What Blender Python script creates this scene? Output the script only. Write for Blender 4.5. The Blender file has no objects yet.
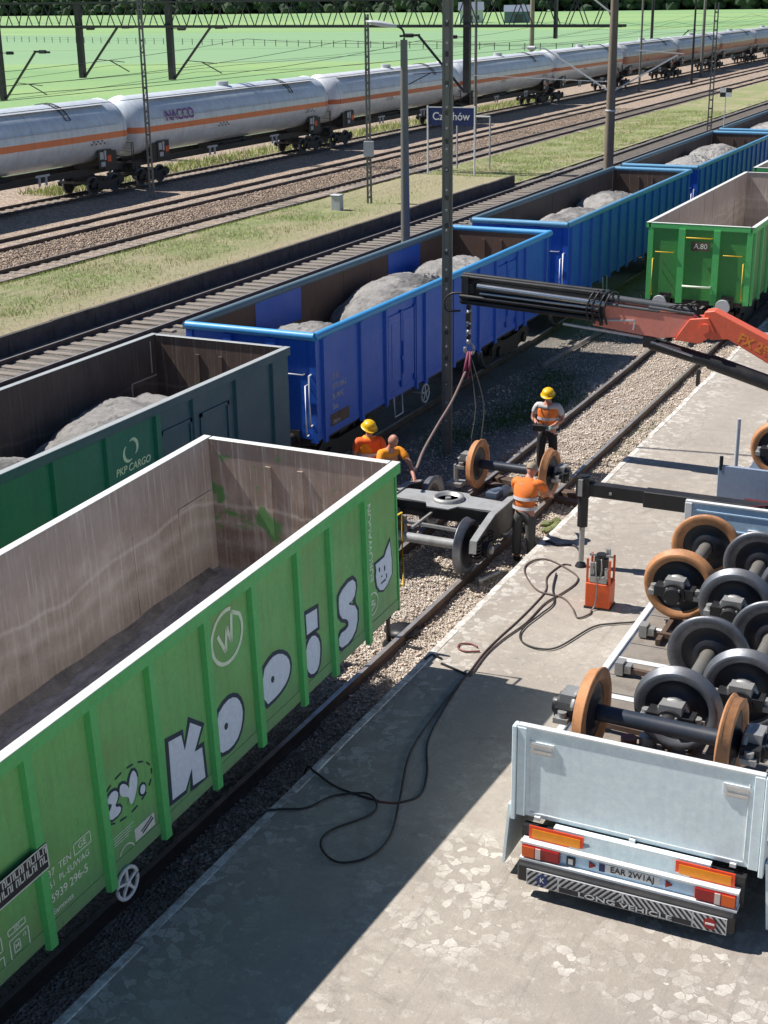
import bpy, math, random
import numpy as np
from mathutils import Vector, Matrix, noise
random.seed(7)
R = math.radians
scene = bpy.context.scene
COL = scene.collection

# ------------------------------------------------------------------ camera, sky, sun, exposure
cam_d = bpy.data.cameras.new("camera"); cam = bpy.data.objects.new("camera", cam_d); COL.objects.link(cam)
YAW, PITCH, ROLL = 0.450921587, 0.349346903, -0.0144257267
fw = Vector((-math.sin(YAW)*math.cos(PITCH), math.cos(YAW)*math.cos(PITCH), -math.sin(PITCH)))
rt = Vector((math.cos(YAW), math.sin(YAW), 0)); up = rt.cross(fw)
r2 = rt*math.cos(ROLL)+up*math.sin(ROLL); u2 = -rt*math.sin(ROLL)+up*math.cos(ROLL)
cam.matrix_world = Matrix(((r2.x, u2.x, -fw.x, 8.9349), (r2.y, u2.y, -fw.y, 0), (r2.z, u2.z, -fw.z, 8.9806), (0, 0, 0, 1)))
cam_d.sensor_fit = 'VERTICAL'; cam_d.sensor_height = 36; cam_d.lens = 1402.684/1024*36
cam_d.clip_start = 0.1; cam_d.clip_end = 6000
scene.camera = cam

SUN = Vector((0.735, 0.115, -1.0)).normalized()
world = bpy.data.worlds.new("World"); scene.world = world; world.use_nodes = True
wn = world.node_tree; wn.nodes.clear()
sky = wn.nodes.new('ShaderNodeTexSky'); sky.sky_type = 'NISHITA'; sky.sun_disc = False
sky.sun_elevation = math.asin(-SUN.z); sky.sun_rotation = math.atan2(-SUN.x, -SUN.y)
sky.air_density = 1.0; sky.dust_density = 0.2; sky.ozone_density = 6.0
bg = wn.nodes.new('ShaderNodeBackground'); bg.inputs[1].default_value = 0.058
wo = wn.nodes.new('ShaderNodeOutputWorld')
wn.links.new(sky.outputs[0], bg.inputs[0]); wn.links.new(bg.outputs[0], wo.inputs[0])
sd = bpy.data.lights.new("sun", 'SUN'); sd.energy = 5.0; sd.angle = R(0.5); sd.color = (1, 0.955, 0.89)
so = bpy.data.objects.new("sun", sd); COL.objects.link(so)
so.rotation_euler = SUN.to_track_quat('-Z', 'Y').to_euler()
scene.view_settings.view_transform = 'Standard'; scene.view_settings.look = 'None'
scene.view_settings.exposure = 0.36; scene.view_settings.gamma = 1

# ------------------------------------------------------------------ materials
MATS = {}
def newmat(name):
    m = bpy.data.materials.new(name); m.use_nodes = True
    nt = m.node_tree; nt.nodes.clear()
    out = nt.nodes.new('ShaderNodeOutputMaterial'); b = nt.nodes.new('ShaderNodeBsdfPrincipled')
    nt.links.new(b.outputs[0], out.inputs[0]); MATS[name] = m
    return m, nt, b
def L(nt, a, b): nt.links.new(a, b)
def coords(nt, kind='Object', scale=(1, 1, 1)):
    t = nt.nodes.new('ShaderNodeTexCoord'); mp = nt.nodes.new('ShaderNodeMapping'); mp.inputs['Scale'].default_value = scale
    L(nt, t.outputs[kind], mp.inputs[0]); return mp.outputs[0]
def geo(nt, scale=(1, 1, 1)):
    t = nt.nodes.new('ShaderNodeNewGeometry'); mp = nt.nodes.new('ShaderNodeMapping'); mp.inputs['Scale'].default_value = scale
    L(nt, t.outputs['Position'], mp.inputs[0]); return mp.outputs[0]
def noi(nt, vec, scale, detail=4, rough=0.6, dist=0):
    n = nt.nodes.new('ShaderNodeTexNoise'); n.inputs['Scale'].default_value = scale; n.inputs['Detail'].default_value = detail
    n.inputs['Roughness'].default_value = rough; n.inputs['Distortion'].default_value = dist
    L(nt, vec, n.inputs['Vector']); return n.outputs['Fac']
def vor(nt, vec, scale, feature='F1', out='Distance'):
    n = nt.nodes.new('ShaderNodeTexVoronoi'); n.feature = feature; n.inputs['Scale'].default_value = scale
    L(nt, vec, n.inputs['Vector']); return n.outputs[out]
def ramp(nt, fac, pts, interp='LINEAR'):
    r = nt.nodes.new('ShaderNodeValToRGB'); r.color_ramp.interpolation = interp
    e = r.color_ramp.elements
    while len(e) < len(pts): e.new(0.5)
    for i, (p, c) in enumerate(pts):
        e[i].position = p
        if not isinstance(c, (tuple, list)): c = (c, c, c)
        e[i].color = (*c[:3], 1)
    L(nt, fac, r.inputs[0]); return r.outputs[0]
def mix(nt, fac, a, b, mode='MIX'):
    m = nt.nodes.new('ShaderNodeMix'); m.data_type = 'RGBA'; m.blend_type = mode
    if isinstance(fac, (int, float)): m.inputs[0].default_value = fac
    else: L(nt, fac, m.inputs[0])
    for i, v in ((6, a), (7, b)):
        if isinstance(v, (tuple, list)): m.inputs[i].default_value = (*v[:3], 1)
        else: L(nt, v, m.inputs[i])
    return m.outputs[2]
def mth(nt, op, a, b=0.0, clamp=False):
    m = nt.nodes.new('ShaderNodeMath'); m.operation = op; m.use_clamp = clamp
    for i, v in ((0, a), (1, b)):
        if isinstance(v, (int, float)): m.inputs[i].default_value = v
        else: L(nt, v, m.inputs[i])
    return m.outputs[0]
def bump(nt, b, h, strength=0.4, dist=0.02):
    n = nt.nodes.new('ShaderNodeBump'); n.inputs['Strength'].default_value = strength; n.inputs['Distance'].default_value = dist
    L(nt, h, n.inputs['Height']); L(nt, n.outputs[0], b.inputs['Normal'])
def setc(nt, b, c):
    if isinstance(c, (tuple, list)): b.inputs['Base Color'].default_value = (*c[:3], 1)
    else: L(nt, c, b.inputs['Base Color'])

def paint(name, col, rough=0.5, metal=0.0, dirt=0.35, dirtc=(.09, .07, .055), scale=1.0, streak=True, spec=0.5):
    m, nt, b = newmat(name)
    v = coords(nt)
    n1 = noi(nt, v, 1.7*scale, 6, .65); n2 = noi(nt, v, 14*scale, 5, .7)
    c = mix(nt, ramp(nt, n2, [(.3, 0), (.75, 1)]), tuple(x*.88 for x in col), tuple(min(1, x*1.08) for x in col))
    if dirt:
        if streak:
            vs = coords(nt, 'Object', (9, 9, .7)); n3 = noi(nt, vs, 1.6, 5, .6)
            d = mth(nt, 'MULTIPLY', ramp(nt, n3, [(.46, 0), (.75, 1)]), ramp(nt, n1, [(.35, .15), (.7, 1)]))
        else: d = ramp(nt, n1, [(.45, 0), (.72, 1)])
        c = mix(nt, mth(nt, 'MULTIPLY', d, dirt), c, dirtc)
        sp = ramp(nt, noi(nt, v, 26*scale, 3, .8), [(.66, 0), (.72, 1)])
        c = mix(nt, mth(nt, 'MULTIPLY', sp, dirt*.7), c, dirtc)
    setc(nt, b, c)
    b.inputs['Metallic'].default_value = metal; b.inputs['Specular IOR Level'].default_value = spec
    L(nt, ramp(nt, n1, [(.3, rough*.85), (.7, min(1, rough*1.25))]), b.inputs['Roughness'])
    bump(nt, b, n2, .08, .01)
    return m

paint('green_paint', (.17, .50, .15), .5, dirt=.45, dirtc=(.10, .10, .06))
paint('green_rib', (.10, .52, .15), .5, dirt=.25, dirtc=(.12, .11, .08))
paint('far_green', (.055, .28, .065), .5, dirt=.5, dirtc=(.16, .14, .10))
paint('rim_white', (.78, .79, .77), .5, dirt=.3, dirtc=(.4, .38, .34), streak=False)
paint('blue_paint', (.018, .125, .62), .42, dirt=.25, dirtc=(.045, .045, .06))
paint('blue_dark', (.012, .045, .20), .5, dirt=.5, dirtc=(.05, .045, .05))
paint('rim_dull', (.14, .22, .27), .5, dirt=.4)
paint('seam_pale', (.62, .52, .47), .8, dirt=.5, dirtc=(.3, .2, .16))
paint('steel_rim', (.13, .36, .58), .45, dirt=.35)
paint('blue_rim', (.07, .36, .72), .4, dirt=.2, dirtc=(.2, .25, .3))
paint('blue_steel', (.014, .12, .66), .5, dirt=.3, dirtc=(.07, .08, .09))
paint('teal_paint', (.012, .18, .15), .5, dirt=.4, dirtc=(.03, .05, .06))
paint('slate_paint', (.04, .115, .17), .5, dirt=.45, dirtc=(.06, .07, .08))
paint('grey_rim', (.42, .45, .45), .45, dirt=.3, dirtc=(.2, .19, .17), streak=False)
paint('mark_white', (.72, .74, .70), .6, dirt=.25, dirtc=(.2, .25, .2), scale=2)
paint('mark_pale', (.80, .90, .72), .7, dirt=.35, dirtc=(.08, .25, .09), scale=3)
paint('graffiti_fill', (.74, .82, .97), .55, dirt=.22, dirtc=(.3, .4, .5))
paint('graffiti_line', (.018, .035, .075), .6, dirt=0)
paint('black_plate', (.02, .02, .025), .6, dirt=.2)
paint('sign_blue', (.012, .03, .14), .45, dirt=.05)
paint('dark_steel', (.028, .027, .028), .55, dirt=.7, dirtc=(.075, .055, .042), streak=False, scale=2)
paint('black_steel', (.018, .019, .022), .45, dirt=.4, dirtc=(.06, .05, .045), streak=False, scale=2)
paint('bogie_top', (.36, .37, .375), .5, dirt=.5, dirtc=(.15, .13, .12), streak=False, scale=2)
paint('yellow_bar', (.75, .48, .02), .5, dirt=.2)
paint('white_bar', (.7, .72, .74), .5, dirt=.2)
paint('rust_rail', (.13, .085, .062), .65, dirt=.6, dirtc=(.05, .033, .025), streak=False, scale=2)
paint('rail_top', (.55, .52, .50), .32, metal=.6, dirt=.5, dirtc=(.16, .11, .08), streak=False, scale=2)
paint('rim_tan', (.58, .27, .12), .55, dirt=.6, dirtc=(.16, .09, .05), streak=False, scale=3)
paint('rim_tan_dark', (.30, .13, .05), .6, dirt=.4, dirtc=(.1, .06, .04), streak=False, scale=3)
paint('rim_steel', (.21, .225, .255), .42, metal=.6, dirt=.6, dirtc=(.10, .08, .07), streak=False, scale=3)
paint('wheel_web', (.012, .016, .026), .45, dirt=.35, dirtc=(.05, .04, .04), streak=False, scale=3)
paint('axle_blue', (.03, .04, .06), .4, dirt=.3, streak=False)
paint('axle_grey', (.25, .24, .22), .45, metal=.4, dirt=.4, dirtc=(.12, .09, .07), streak=False)
paint('box_metal', (.45, .45, .44), .45, metal=.5, dirt=.4, dirtc=(.15, .13, .12), streak=False, scale=4)
paint('trailer_paint', (.80, .92, 1.0), .38, dirt=.2, dirtc=(.25, .26, .27))
paint('trailer_edge', (.78, .80, .80), .4, dirt=.2, dirtc=(.3, .3, .3))
paint('trailer_blue', (.52, .72, .90), .38, dirt=.25, dirtc=(.22, .25, .28))
paint('tail_grey', (.30, .37, .49), .45, dirt=.3, dirtc=(.2, .22, .25))
paint('maroon', (.12, .018, .018), .4, dirt=.4)
paint('plate_grey', (.115, .15, .21), .45, dirt=.4, dirtc=(.08, .09, .1))
paint('red_lens', (.34, .012, .012), .25, dirt=.1)
paint('orange_lens', (.75, .12, .01), .25, dirt=.1)
paint('clear_lens', (.7, .6, .55), .25, dirt=.1)
paint('reflector_orange', (.90, .30, .005), .35, dirt=.05)
paint('reflector_red', (.85, .07, .015), .35, dirt=.05)
paint('hatch_grey', (.55, .56, .58), .5, dirt=.3)
paint('crane_red', (.85, .15, .075), .42, dirt=.4, dirtc=(.35, .16, .12))
paint('crane_pink', (.80, .27, .20), .5, dirt=.5, dirtc=(.42, .33, .28))
paint('crane_text', (.85, .30, .04), .5, dirt=.1)
paint('chrome', (.62, .63, .65), .2, metal=.9, dirt=.2, dirtc=(.2, .2, .2), streak=False)
paint('tube_grey', (.13, .135, .14), .35, metal=.3, dirt=.3, streak=False)
paint('pump_orange', (.72, .10, .02), .45, dirt=.3, dirtc=(.3, .12, .06))
paint('hose_black', (.022, .02, .022), .55, dirt=.5, dirtc=(.09, .075, .07), streak=False)
paint('hose_brown', (.12, .08, .07), .6, dirt=.4, streak=False)
paint('hose_red', (.22, .06, .05), .5, dirt=.4, streak=False)
paint('concrete_pole', (.30, .25, .20), .85, dirt=.5, dirtc=(.08, .07, .06))
paint('pole_brown', (.20, .16, .125), .9, dirt=.7, dirtc=(.07, .055, .045))
paint('mast_steel', (.20, .20, .18), .6, dirt=.6, dirtc=(.13, .085, .06))
paint('lamp_white', (.6, .62, .63), .4, dirt=.1)
paint('hivis', (1.0, .24, .045), .75, dirt=.08, streak=False)
paint('hivis_dark', (.98, .15, .03), .8, dirt=.1, streak=False)
paint('hivis_yellow', (.95, .33, .02), .8, dirt=.05, streak=False)
paint('reflective', (.62, .60, .60), .4, dirt=.05)
paint('shirt_white', (.62, .60, .60), .85, dirt=.1, streak=False)
paint('trouser_black', (.016, .016, .02), .85, dirt=.2, streak=False)
paint('trouser_grey', (.085, .085, .08), .85, dirt=.3, streak=False)
paint('boot', (.03, .024, .02), .7, dirt=.3, streak=False)
paint('helmet_yellow', (.85, .50, .008), .35, dirt=.05)
paint('glove_cyan', (.25, .45, .45), .8, dirt=.2, streak=False)
paint('hair_dark', (.03, .02, .015), .8, dirt=0)
paint('hair_grey', (.35, .28, .2), .8, dirt=0)
paint('cable', (.03, .03, .03), .6, dirt=0)
paint('sleeper', (.27, .235, .20), .9, dirt=.6, dirtc=(.12, .10, .085), streak=False, scale=2)
paint('house_white', (.7, .7, .68), .7, dirt=.1)
paint('roof_grey', (.16, .20, .26), .7, dirt=.1)
paint('glass_dark', (.05, .07, .09), .15, dirt=0)
paint('fence_wood', (.10, .11, .09), .9, dirt=0)
paint('rope', (.22, .16, .15), .9, dirt=.2)
paint('strap_purple', (.25, .05, .10), .8, dirt=.2)
paint('bark', (.07, .05, .035), .9, dirt=0)
paint('bag_green', (.17, .19, .07), .8, dirt=.4, streak=False)

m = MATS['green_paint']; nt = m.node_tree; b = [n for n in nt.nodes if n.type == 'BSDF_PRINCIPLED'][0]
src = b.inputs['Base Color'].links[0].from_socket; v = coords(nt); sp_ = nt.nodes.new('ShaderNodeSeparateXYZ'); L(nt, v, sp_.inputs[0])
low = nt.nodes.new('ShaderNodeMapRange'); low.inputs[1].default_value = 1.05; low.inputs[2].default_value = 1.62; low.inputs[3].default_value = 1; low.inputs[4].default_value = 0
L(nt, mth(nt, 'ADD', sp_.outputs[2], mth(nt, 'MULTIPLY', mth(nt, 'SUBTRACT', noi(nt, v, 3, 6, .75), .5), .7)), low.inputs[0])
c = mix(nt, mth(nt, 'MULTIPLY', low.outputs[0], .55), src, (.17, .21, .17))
c = mix(nt, ramp(nt, noi(nt, v, 1.1, 4, .55), [(.48, 0), (.66, .55)]), c, (.20, .34, .11))
c = mix(nt, ramp(nt, noi(nt, coords(nt, 'Object', (1, 1, .35)), 7, 6, .8), [(.64, 0), (.7, .6)]), c, (.10, .15, .07))
ch_ = ramp(nt, noi(nt, v, 34, 3, .7), [(.70, 0), (.73, 1)]); c = mix(nt, mth(nt, 'MULTIPLY', ch_, .55), c, (.26, .16, .09))
bump(nt, b, mth(nt, 'ADD', mth(nt, 'MULTIPLY', noi(nt, v, 1.4, 3, .5), 6.0), noi(nt, v, 14, 4, .7)), .35, .012)
L(nt, c, b.inputs['Base Color'])
m, nt, b = newmat('skin'); b.inputs['Base Color'].default_value = (.50, .24, .17, 1); b.inputs['Roughness'].default_value = .55
b.inputs['Subsurface Weight'].default_value = .08; bump(nt, b, noi(nt, coords(nt), 60), .1, .002)

def inner_mat(name, dark, mid, pale, green=None, panel=False):
    m, nt, b = newmat(name)
    v = coords(nt)
    n1 = noi(nt, v, .9, 6, .65, .6)
    vs = coords(nt, 'Object', (11, 11, .55)); st = noi(nt, vs, 1.5, 6, .65)
    n2 = noi(nt, v, 22, 4, .75)
    c = mix(nt, ramp(nt, n1, [(.3, 0), (.7, 1)]), dark, mid)
    c = mix(nt, mth(nt, 'MULTIPLY', ramp(nt, st, [(.5, 0), (.72, 1)]), .55), c, pale)
    sep = nt.nodes.new('ShaderNodeSeparateXYZ'); L(nt, v, sep.inputs[0])
    # old load lines: pale bands at the height the cargo stood
    hz = mth(nt, 'ADD', sep.outputs[2], mth(nt, 'MULTIPLY', noi(nt, coords(nt, 'Object', (.35, .35, .01)), 1.1, 2, .5), 1.1))
    for z0, w, s in ((2.72, .05, .6), (2.45, .11, .4), (2.15, .16, .35)):
        d = mth(nt, 'ABSOLUTE', mth(nt, 'SUBTRACT', hz, z0)); bd = mth(nt, 'SUBTRACT', 1.0, mth(nt, 'DIVIDE', d, w), True)
        c = mix(nt, mth(nt, 'MULTIPLY', mth(nt, 'MULTIPLY', bd, ramp(nt, n2, [(.35, .3), (.65, 1)])), s), c, pale)
    up_ = ramp(nt, mth(nt, 'ADD', mth(nt, 'MULTIPLY', mth(nt, 'SUBTRACT', sep.outputs[2], 2.35), 1.1), mth(nt, 'MULTIPLY', noi(nt, v, 1.6, 5, .7), .9)), [(.45, 0), (.75, .6)])
    c = mix(nt, up_, c, tuple(x*.62 for x in mid[:1])+tuple(x*.56 for x in mid[1:]))
    drip = mth(nt, 'MULTIPLY', ramp(nt, noi(nt, coords(nt, 'Object', (16, 16, .5)), 1.4, 5, .7), [(.56, 0), (.64, .8)]), ramp(nt, sep.outputs[2], [(0, 0), (1, 1)]))
    c = mix(nt, mth(nt, 'MULTIPLY', drip, up_), c, pale)
    if green:
        g = mth(nt, 'MULTIPLY', ramp(nt, noi(nt, v, 1.5, 4, .6, .4), [(.56, 0), (.62, 1)]), ramp(nt, sep.outputs[2], [(0, 0), (1, 1)]))
        c = mix(nt, mth(nt, 'MULTIPLY', g, .85), c, green)
    c = mix(nt, ramp(nt, n2, [(.62, 0), (.75, .5)]), c, tuple(x*.4 for x in dark))
    setc(nt, b, c); b.inputs['Roughness'].default_value = .8; bump(nt, b, n2, .25, .01)
inner_mat('inner_rust', (.33, .265, .22), (.64, .585, .53), (.85, .83, .79))
inner_mat('inner_rust_end', (.16, .10, .075), (.50, .41, .34), (.74, .69, .63), (.08, .28, .07))
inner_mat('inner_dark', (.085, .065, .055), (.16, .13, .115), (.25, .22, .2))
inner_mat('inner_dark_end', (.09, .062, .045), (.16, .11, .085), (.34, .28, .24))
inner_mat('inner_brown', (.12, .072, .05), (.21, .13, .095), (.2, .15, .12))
inner_mat('inner_far', (.40, .32, .265), (.62, .55, .48), (.8, .76, .7))
m, nt, b = newmat('wagon_floor'); v = coords(nt)
n = noi(nt, coords(nt, 'Object', (1, .5, 1)), 3.5, 7, .8, .6); n2 = noi(nt, v, 40, 4, .7)
c = mix(nt, ramp(nt, n, [(.35, 0), (.7, 1)]), (.20, .195, .20), (.62, .60, .60)); setc(nt, b, mix(nt, ramp(nt, n2, [(.6, 0), (.7, .6)]), c, (.3, .29, .28)))
b.inputs['Roughness'].default_value = .75; bump(nt, b, n2, .3, .01)

m, nt, b = newmat('sand_load'); v = geo(nt)
n = noi(nt, v, 5, 9, .85); n2 = noi(nt, v, 32, 6, .8)
c = mix(nt, ramp(nt, n, [(.35, 0), (.6, 1)]), (.30, .295, .29), (.66, .63, .60)); c = mix(nt, ramp(nt, mth(nt, 'ADD', mth(nt, 'MULTIPLY', noi(nt, v, .8, 4, .6), .7), mth(nt, 'MULTIPLY', n2, .3)), [(.50, 0), (.56, .8)]), c, (.15, .147, .15)); setc(nt, b, mix(nt, ramp(nt, n2, [(.3, .0), (.75, .5)]), c, (.58, .55, .52)))
b.inputs['Roughness'].default_value = .95; bump(nt, b, n2, 1.0, .09)

# ballast / yard ground
m, nt, b = newmat('yard_ground'); v = geo(nt)
stone = vor(nt, v, 30, out='Color'); sdst = vor(nt, v, 30); big = noi(nt, v, .35, 5, .6); medi = noi(nt, v, 2.2, 5, .65)
sepc = nt.nodes.new('ShaderNodeSeparateColor'); L(nt, stone, sepc.inputs[0])
c = ramp(nt, sepc.outputs[0], [(0, (.28, .23, .185)), (.35, (.52, .435, .36)), (.7, (.68, .595, .51)), (1, (.82, .75, .67))])
c = mix(nt, ramp(nt, medi, [(.4, 0), (.7, .55)]), c, (.40, .31, .23))
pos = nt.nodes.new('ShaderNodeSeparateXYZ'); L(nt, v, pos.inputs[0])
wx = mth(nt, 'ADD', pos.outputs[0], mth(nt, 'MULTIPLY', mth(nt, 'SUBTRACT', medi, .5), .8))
dark = ramp(nt, mth(nt, 'DIVIDE', mth(nt, 'ADD', wx, 6.0), 6.0), [(.0, .8), (.72, .75), (.85, 0)])  # shade under and beside the wagon row, painted into the ground colour
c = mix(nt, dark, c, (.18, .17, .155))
gr = mth(nt, 'MULTIPLY', ramp(nt, noi(nt, v, .8, 5, .7), [(.58, 0), (.66, 1)]), ramp(nt, mth(nt, 'ABSOLUTE', mth(nt, 'ADD', wx, 2.4)), [(.2, 1), (1.0, 0)]))
c = mix(nt, mth(nt, 'MULTIPLY', gr, .7), c, (.07, .11, .035))
oil = mth(nt, 'MULTIPLY', ramp(nt, noi(nt, v, 1.1, 5, .7), [(.5, 0), (.66, 1)]), .3)
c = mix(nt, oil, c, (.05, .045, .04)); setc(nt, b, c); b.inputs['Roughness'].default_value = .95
bump(nt, b, sdst, 1.0, .05)

m, nt, b = newmat('ballast_brown'); v = geo(nt)
stone = vor(nt, v, 12, out='Color'); sepc = nt.nodes.new('ShaderNodeSeparateColor'); L(nt, stone, sepc.inputs[0])
c = ramp(nt, sepc.outputs[0], [(0, (.17, .125, .09)), (.5, (.40, .30, .225)), (1, (.62, .50, .41))])
c = mix(nt, ramp(nt, noi(nt, v, .6, 5, .7), [(.4, 0), (.7, .6)]), c, (.32, .26, .20)); setc(nt, b, c)
b.inputs['Roughness'].default_value = .95; bump(nt, b, vor(nt, v, 12), 1.0, .06)

# stones scattered over the ballast
m, nt, b = newmat('stone'); v = geo(nt)
stone = vor(nt, v, 9, out='Color'); sepc = nt.nodes.new('ShaderNodeSeparateColor'); L(nt, stone, sepc.inputs[0])
setc(nt, b, ramp(nt, sepc.outputs[1], [(0, (.38, .305, .24)), (.4, (.64, .53, .43)), (.8, (.77, .66, .56)), (1, (.88, .80, .70))]))
b.inputs['Roughness'].default_value = .9

# loading platform: worn concrete with pale patches of old paving
m, nt, b = newmat('platform_concrete'); v = geo(nt)
big = noi(nt, v, .5, 6, .6); med = noi(nt, v, 3.2, 6, .65, .5); fine = noi(nt, v, 55, 4, .75); f2 = noi(nt, v, 16, 5, .7)
c = mix(nt, ramp(nt, big, [(.3, 0), (.7, 1)]), (.345, .30, .255), (.46, .41, .35))
c = mix(nt, ramp(nt, med, [(.3, .5), (.6, 0)]), c, (.29, .255, .225))
nw = nt.nodes.new('ShaderNodeTexNoise'); nw.inputs['Scale'].default_value = 5; nw.inputs['Detail'].default_value = 4; L(nt, v, nw.inputs['Vector'])
vm = nt.nodes.new('ShaderNodeVectorMath'); vm.operation = 'MULTIPLY_ADD'; L(nt, nw.outputs['Color'], vm.inputs[0]); vm.inputs[1].default_value = (.22, .22, .22); L(nt, v, vm.inputs[2]); vd = vm.outputs[0]
cell = vor(nt, vd, 8.5, 'DISTANCE_TO_EDGE'); cc = vor(nt, vd, 8.5, 'F1', 'Color'); sc = nt.nodes.new('ShaderNodeSeparateColor'); L(nt, cc, sc.inputs[0])
posn = nt.nodes.new('ShaderNodeSeparateXYZ'); L(nt, v, posn.inputs[0])
inner = ramp(nt, mth(nt, 'ADD', cell, mth(nt, 'MULTIPLY', mth(nt, 'SUBTRACT', f2, .5), .10)), [(.02, 0), (.055, 1)])
# paving shows along the edge, and in a loose field near the lorry
edge = ramp(nt, mth(nt, 'ADD', posn.outputs[0], mth(nt, 'MULTIPLY', mth(nt, 'SUBTRACT', med, .5), 1.6)), [(0, 1), (1, 1)])
en = nt.nodes.new('ShaderNodeMapRange'); en.inputs[1].default_value = 1.7; en.inputs[2].default_value = 2.75; en.inputs[3].default_value = 1; en.inputs[4].default_value = 0
L(nt, mth(nt, 'ADD', posn.outputs[0], mth(nt, 'MULTIPLY', mth(nt, 'SUBTRACT', med, .5), 1.2)), en.inputs[0])
fn = nt.nodes.new('ShaderNodeMapRange'); fn.inputs[1].default_value = 3.0; fn.inputs[2].default_value = 4.0; fn.inputs[3].default_value = 0; fn.inputs[4].default_value = 1
L(nt, mth(nt, 'ADD', posn.outputs[0], mth(nt, 'MULTIPLY', mth(nt, 'SUBTRACT', big, .5), 3)), fn.inputs[0])
zone = mth(nt, 'MAXIMUM', mth(nt, 'MULTIPLY', en.outputs[0], .9), mth(nt, 'MULTIPLY', fn.outputs[0], ramp(nt, noi(nt, v, .9, 4, .6), [(.42, 0), (.56, .85)])))
patch = mth(nt, 'MULTIPLY', mth(nt, 'MULTIPLY', inner, ramp(nt, sc.outputs[0], [(.5, 0), (.75, 1)])), zone)
fl = mth(nt, 'MULTIPLY', ramp(nt, noi(nt, v, 7, 5, .75, .4), [(.56, 0), (.64, .7)]), ramp(nt, noi(nt, v, .7, 4, .6), [(.42, .1), (.6, 1)]))
c = mix(nt, fl, c, (.58, .535, .475))
dk = ramp(nt, noi(nt, v, 9, 6, .8, .3), [(.60, 0), (.68, .55)]); c = mix(nt, dk, c, (.19, .165, .145))
c = mix(nt, mth(nt, 'MULTIPLY', patch, ramp(nt, noi(nt, v, 2.5, 5, .7), [(.35, .35), (.6, 1)])), c, (.70, .655, .59))
c = mix(nt, mth(nt, 'MULTIPLY', mth(nt, 'SUBTRACT', 1.0, inner), mth(nt, 'MULTIPLY', zone, .22)), c, (.25, .22, .19))
c = mix(nt, ramp(nt, noi(nt, v, 1.1, 6, .75, 1.5), [(.58, 0), (.72, .5)]), c, (.20, .17, .145))
ty = noi(nt, geo(nt, (9, .35, 1)), 1.0, 4, .7); c = mix(nt, mth(nt, 'MULTIPLY', ramp(nt, ty, [(.55, 0), (.68, .35)]), fn.outputs[0]), c, (.22, .19, .17))
crack = vor(nt, vd, .3, 'DISTANCE_TO_EDGE')
c = mix(nt, ramp(nt, mth(nt, 'ADD', crack, mth(nt, 'MULTIPLY', mth(nt, 'SUBTRACT', f2, .5), .03)), [(.002, .25), (.008, 0)]), c, (.2, .17, .15))
c = mix(nt, ramp(nt, fine, [(.3, .3), (.55, 0)]), c, (.22, .20, .18)); c = mix(nt, ramp(nt, fine, [(.62, 0), (.75, .35)]), c, (.7, .66, .6))
spk = ramp(nt, noi(nt, v, 30, 2, .5), [(.72, 0), (.75, 1)]); c = mix(nt, mth(nt, 'MULTIPLY', spk, .6), c, (.74, .72, .68))
setc(nt, b, c); b.inputs['Roughness'].default_value = .9
h = mth(nt, 'ADD', mth(nt, 'MULTIPLY', patch, .4), mth(nt, 'ADD', fine, f2)); bump(nt, b, h, .45, .015)
m, nt, b = newmat('kerb_pale'); v = geo(nt)
n = noi(nt, v, 5, 6, .7); setc(nt, b, ramp(nt, n, [(.32, (.33, .29, .25)), (.45, (.52, .48, .43)), (.58, (.80, .78, .73))])); b.inputs['Roughness'].default_value = .9; bump(nt, b, noi(nt, v, 25, 5), .5, .02)
m, nt, b = newmat('wall_dark'); v = geo(nt)
setc(nt, b, ramp(nt, noi(nt, v, 3, 6, .7), [(.3, (.055, .05, .045)), (.7, (.13, .115, .10))])); b.inputs['Roughness'].default_value = .9

m, nt, b = newmat('grass_strip'); v = geo(nt)
n1 = noi(nt, v, .35, 6, .7); n2 = noi(nt, v, 3.5, 6, .8); n3 = noi(nt, v, 14, 4, .8)
c = mix(nt, ramp(nt, n2, [(.35, 0), (.65, 1)]), (.22, .32, .10), (.40, .44, .18))
posg = nt.nodes.new('ShaderNodeSeparateXYZ'); L(nt, v, posg.inputs[0])
mr = nt.nodes.new('ShaderNodeMapRange'); mr.inputs[1].default_value = -19.6; mr.inputs[2].default_value = -17.6
L(nt, mth(nt, 'ADD', posg.outputs[0], mth(nt, 'MULTIPLY', mth(nt, 'SUBTRACT', n2, .5), 2.5)), mr.inputs[0])
dy = nt.nodes.new('ShaderNodeMapRange'); dy.inputs[1].default_value = 52; dy.inputs[2].default_value = 62; L(nt, mth(nt, 'ADD', posg.outputs[1], mth(nt, 'MULTIPLY', mth(nt, 'SUBTRACT', n1, .5), 14)), dy.inputs[0])
dy2 = nt.nodes.new('ShaderNodeMapRange'); dy2.inputs[1].default_value = 70; dy2.inputs[2].default_value = 76; dy2.inputs[3].default_value = 1; dy2.inputs[4].default_value = 0; L(nt, posg.outputs[1], dy2.inputs[0])
dry = mth(nt, 'MAXIMUM', mth(nt, 'MULTIPLY', mr.outputs[0], mth(nt, 'MULTIPLY', dy2.outputs[0], .9)), mth(nt, 'MULTIPLY', mth(nt, 'MULTIPLY', dy.outputs[0], dy2.outputs[0]), .8))
dry = mth(nt, 'MAXIMUM', dry, ramp(nt, n1, [(.42, 0), (.6, .8)])); dry = mth(nt, 'MAXIMUM', dry, ramp(nt, noi(nt, v, 1.6, 6, .8), [(.45, 0), (.62, .75)]))
c = mix(nt, dry, c, mix(nt, n3, (.48, .39, .25), (.62, .53, .36))); c = mix(nt, ramp(nt, noi(nt, v, 5, 6, .85), [(.3, .6), (.5, 0)]), c, (.14, .17, .06))
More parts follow.
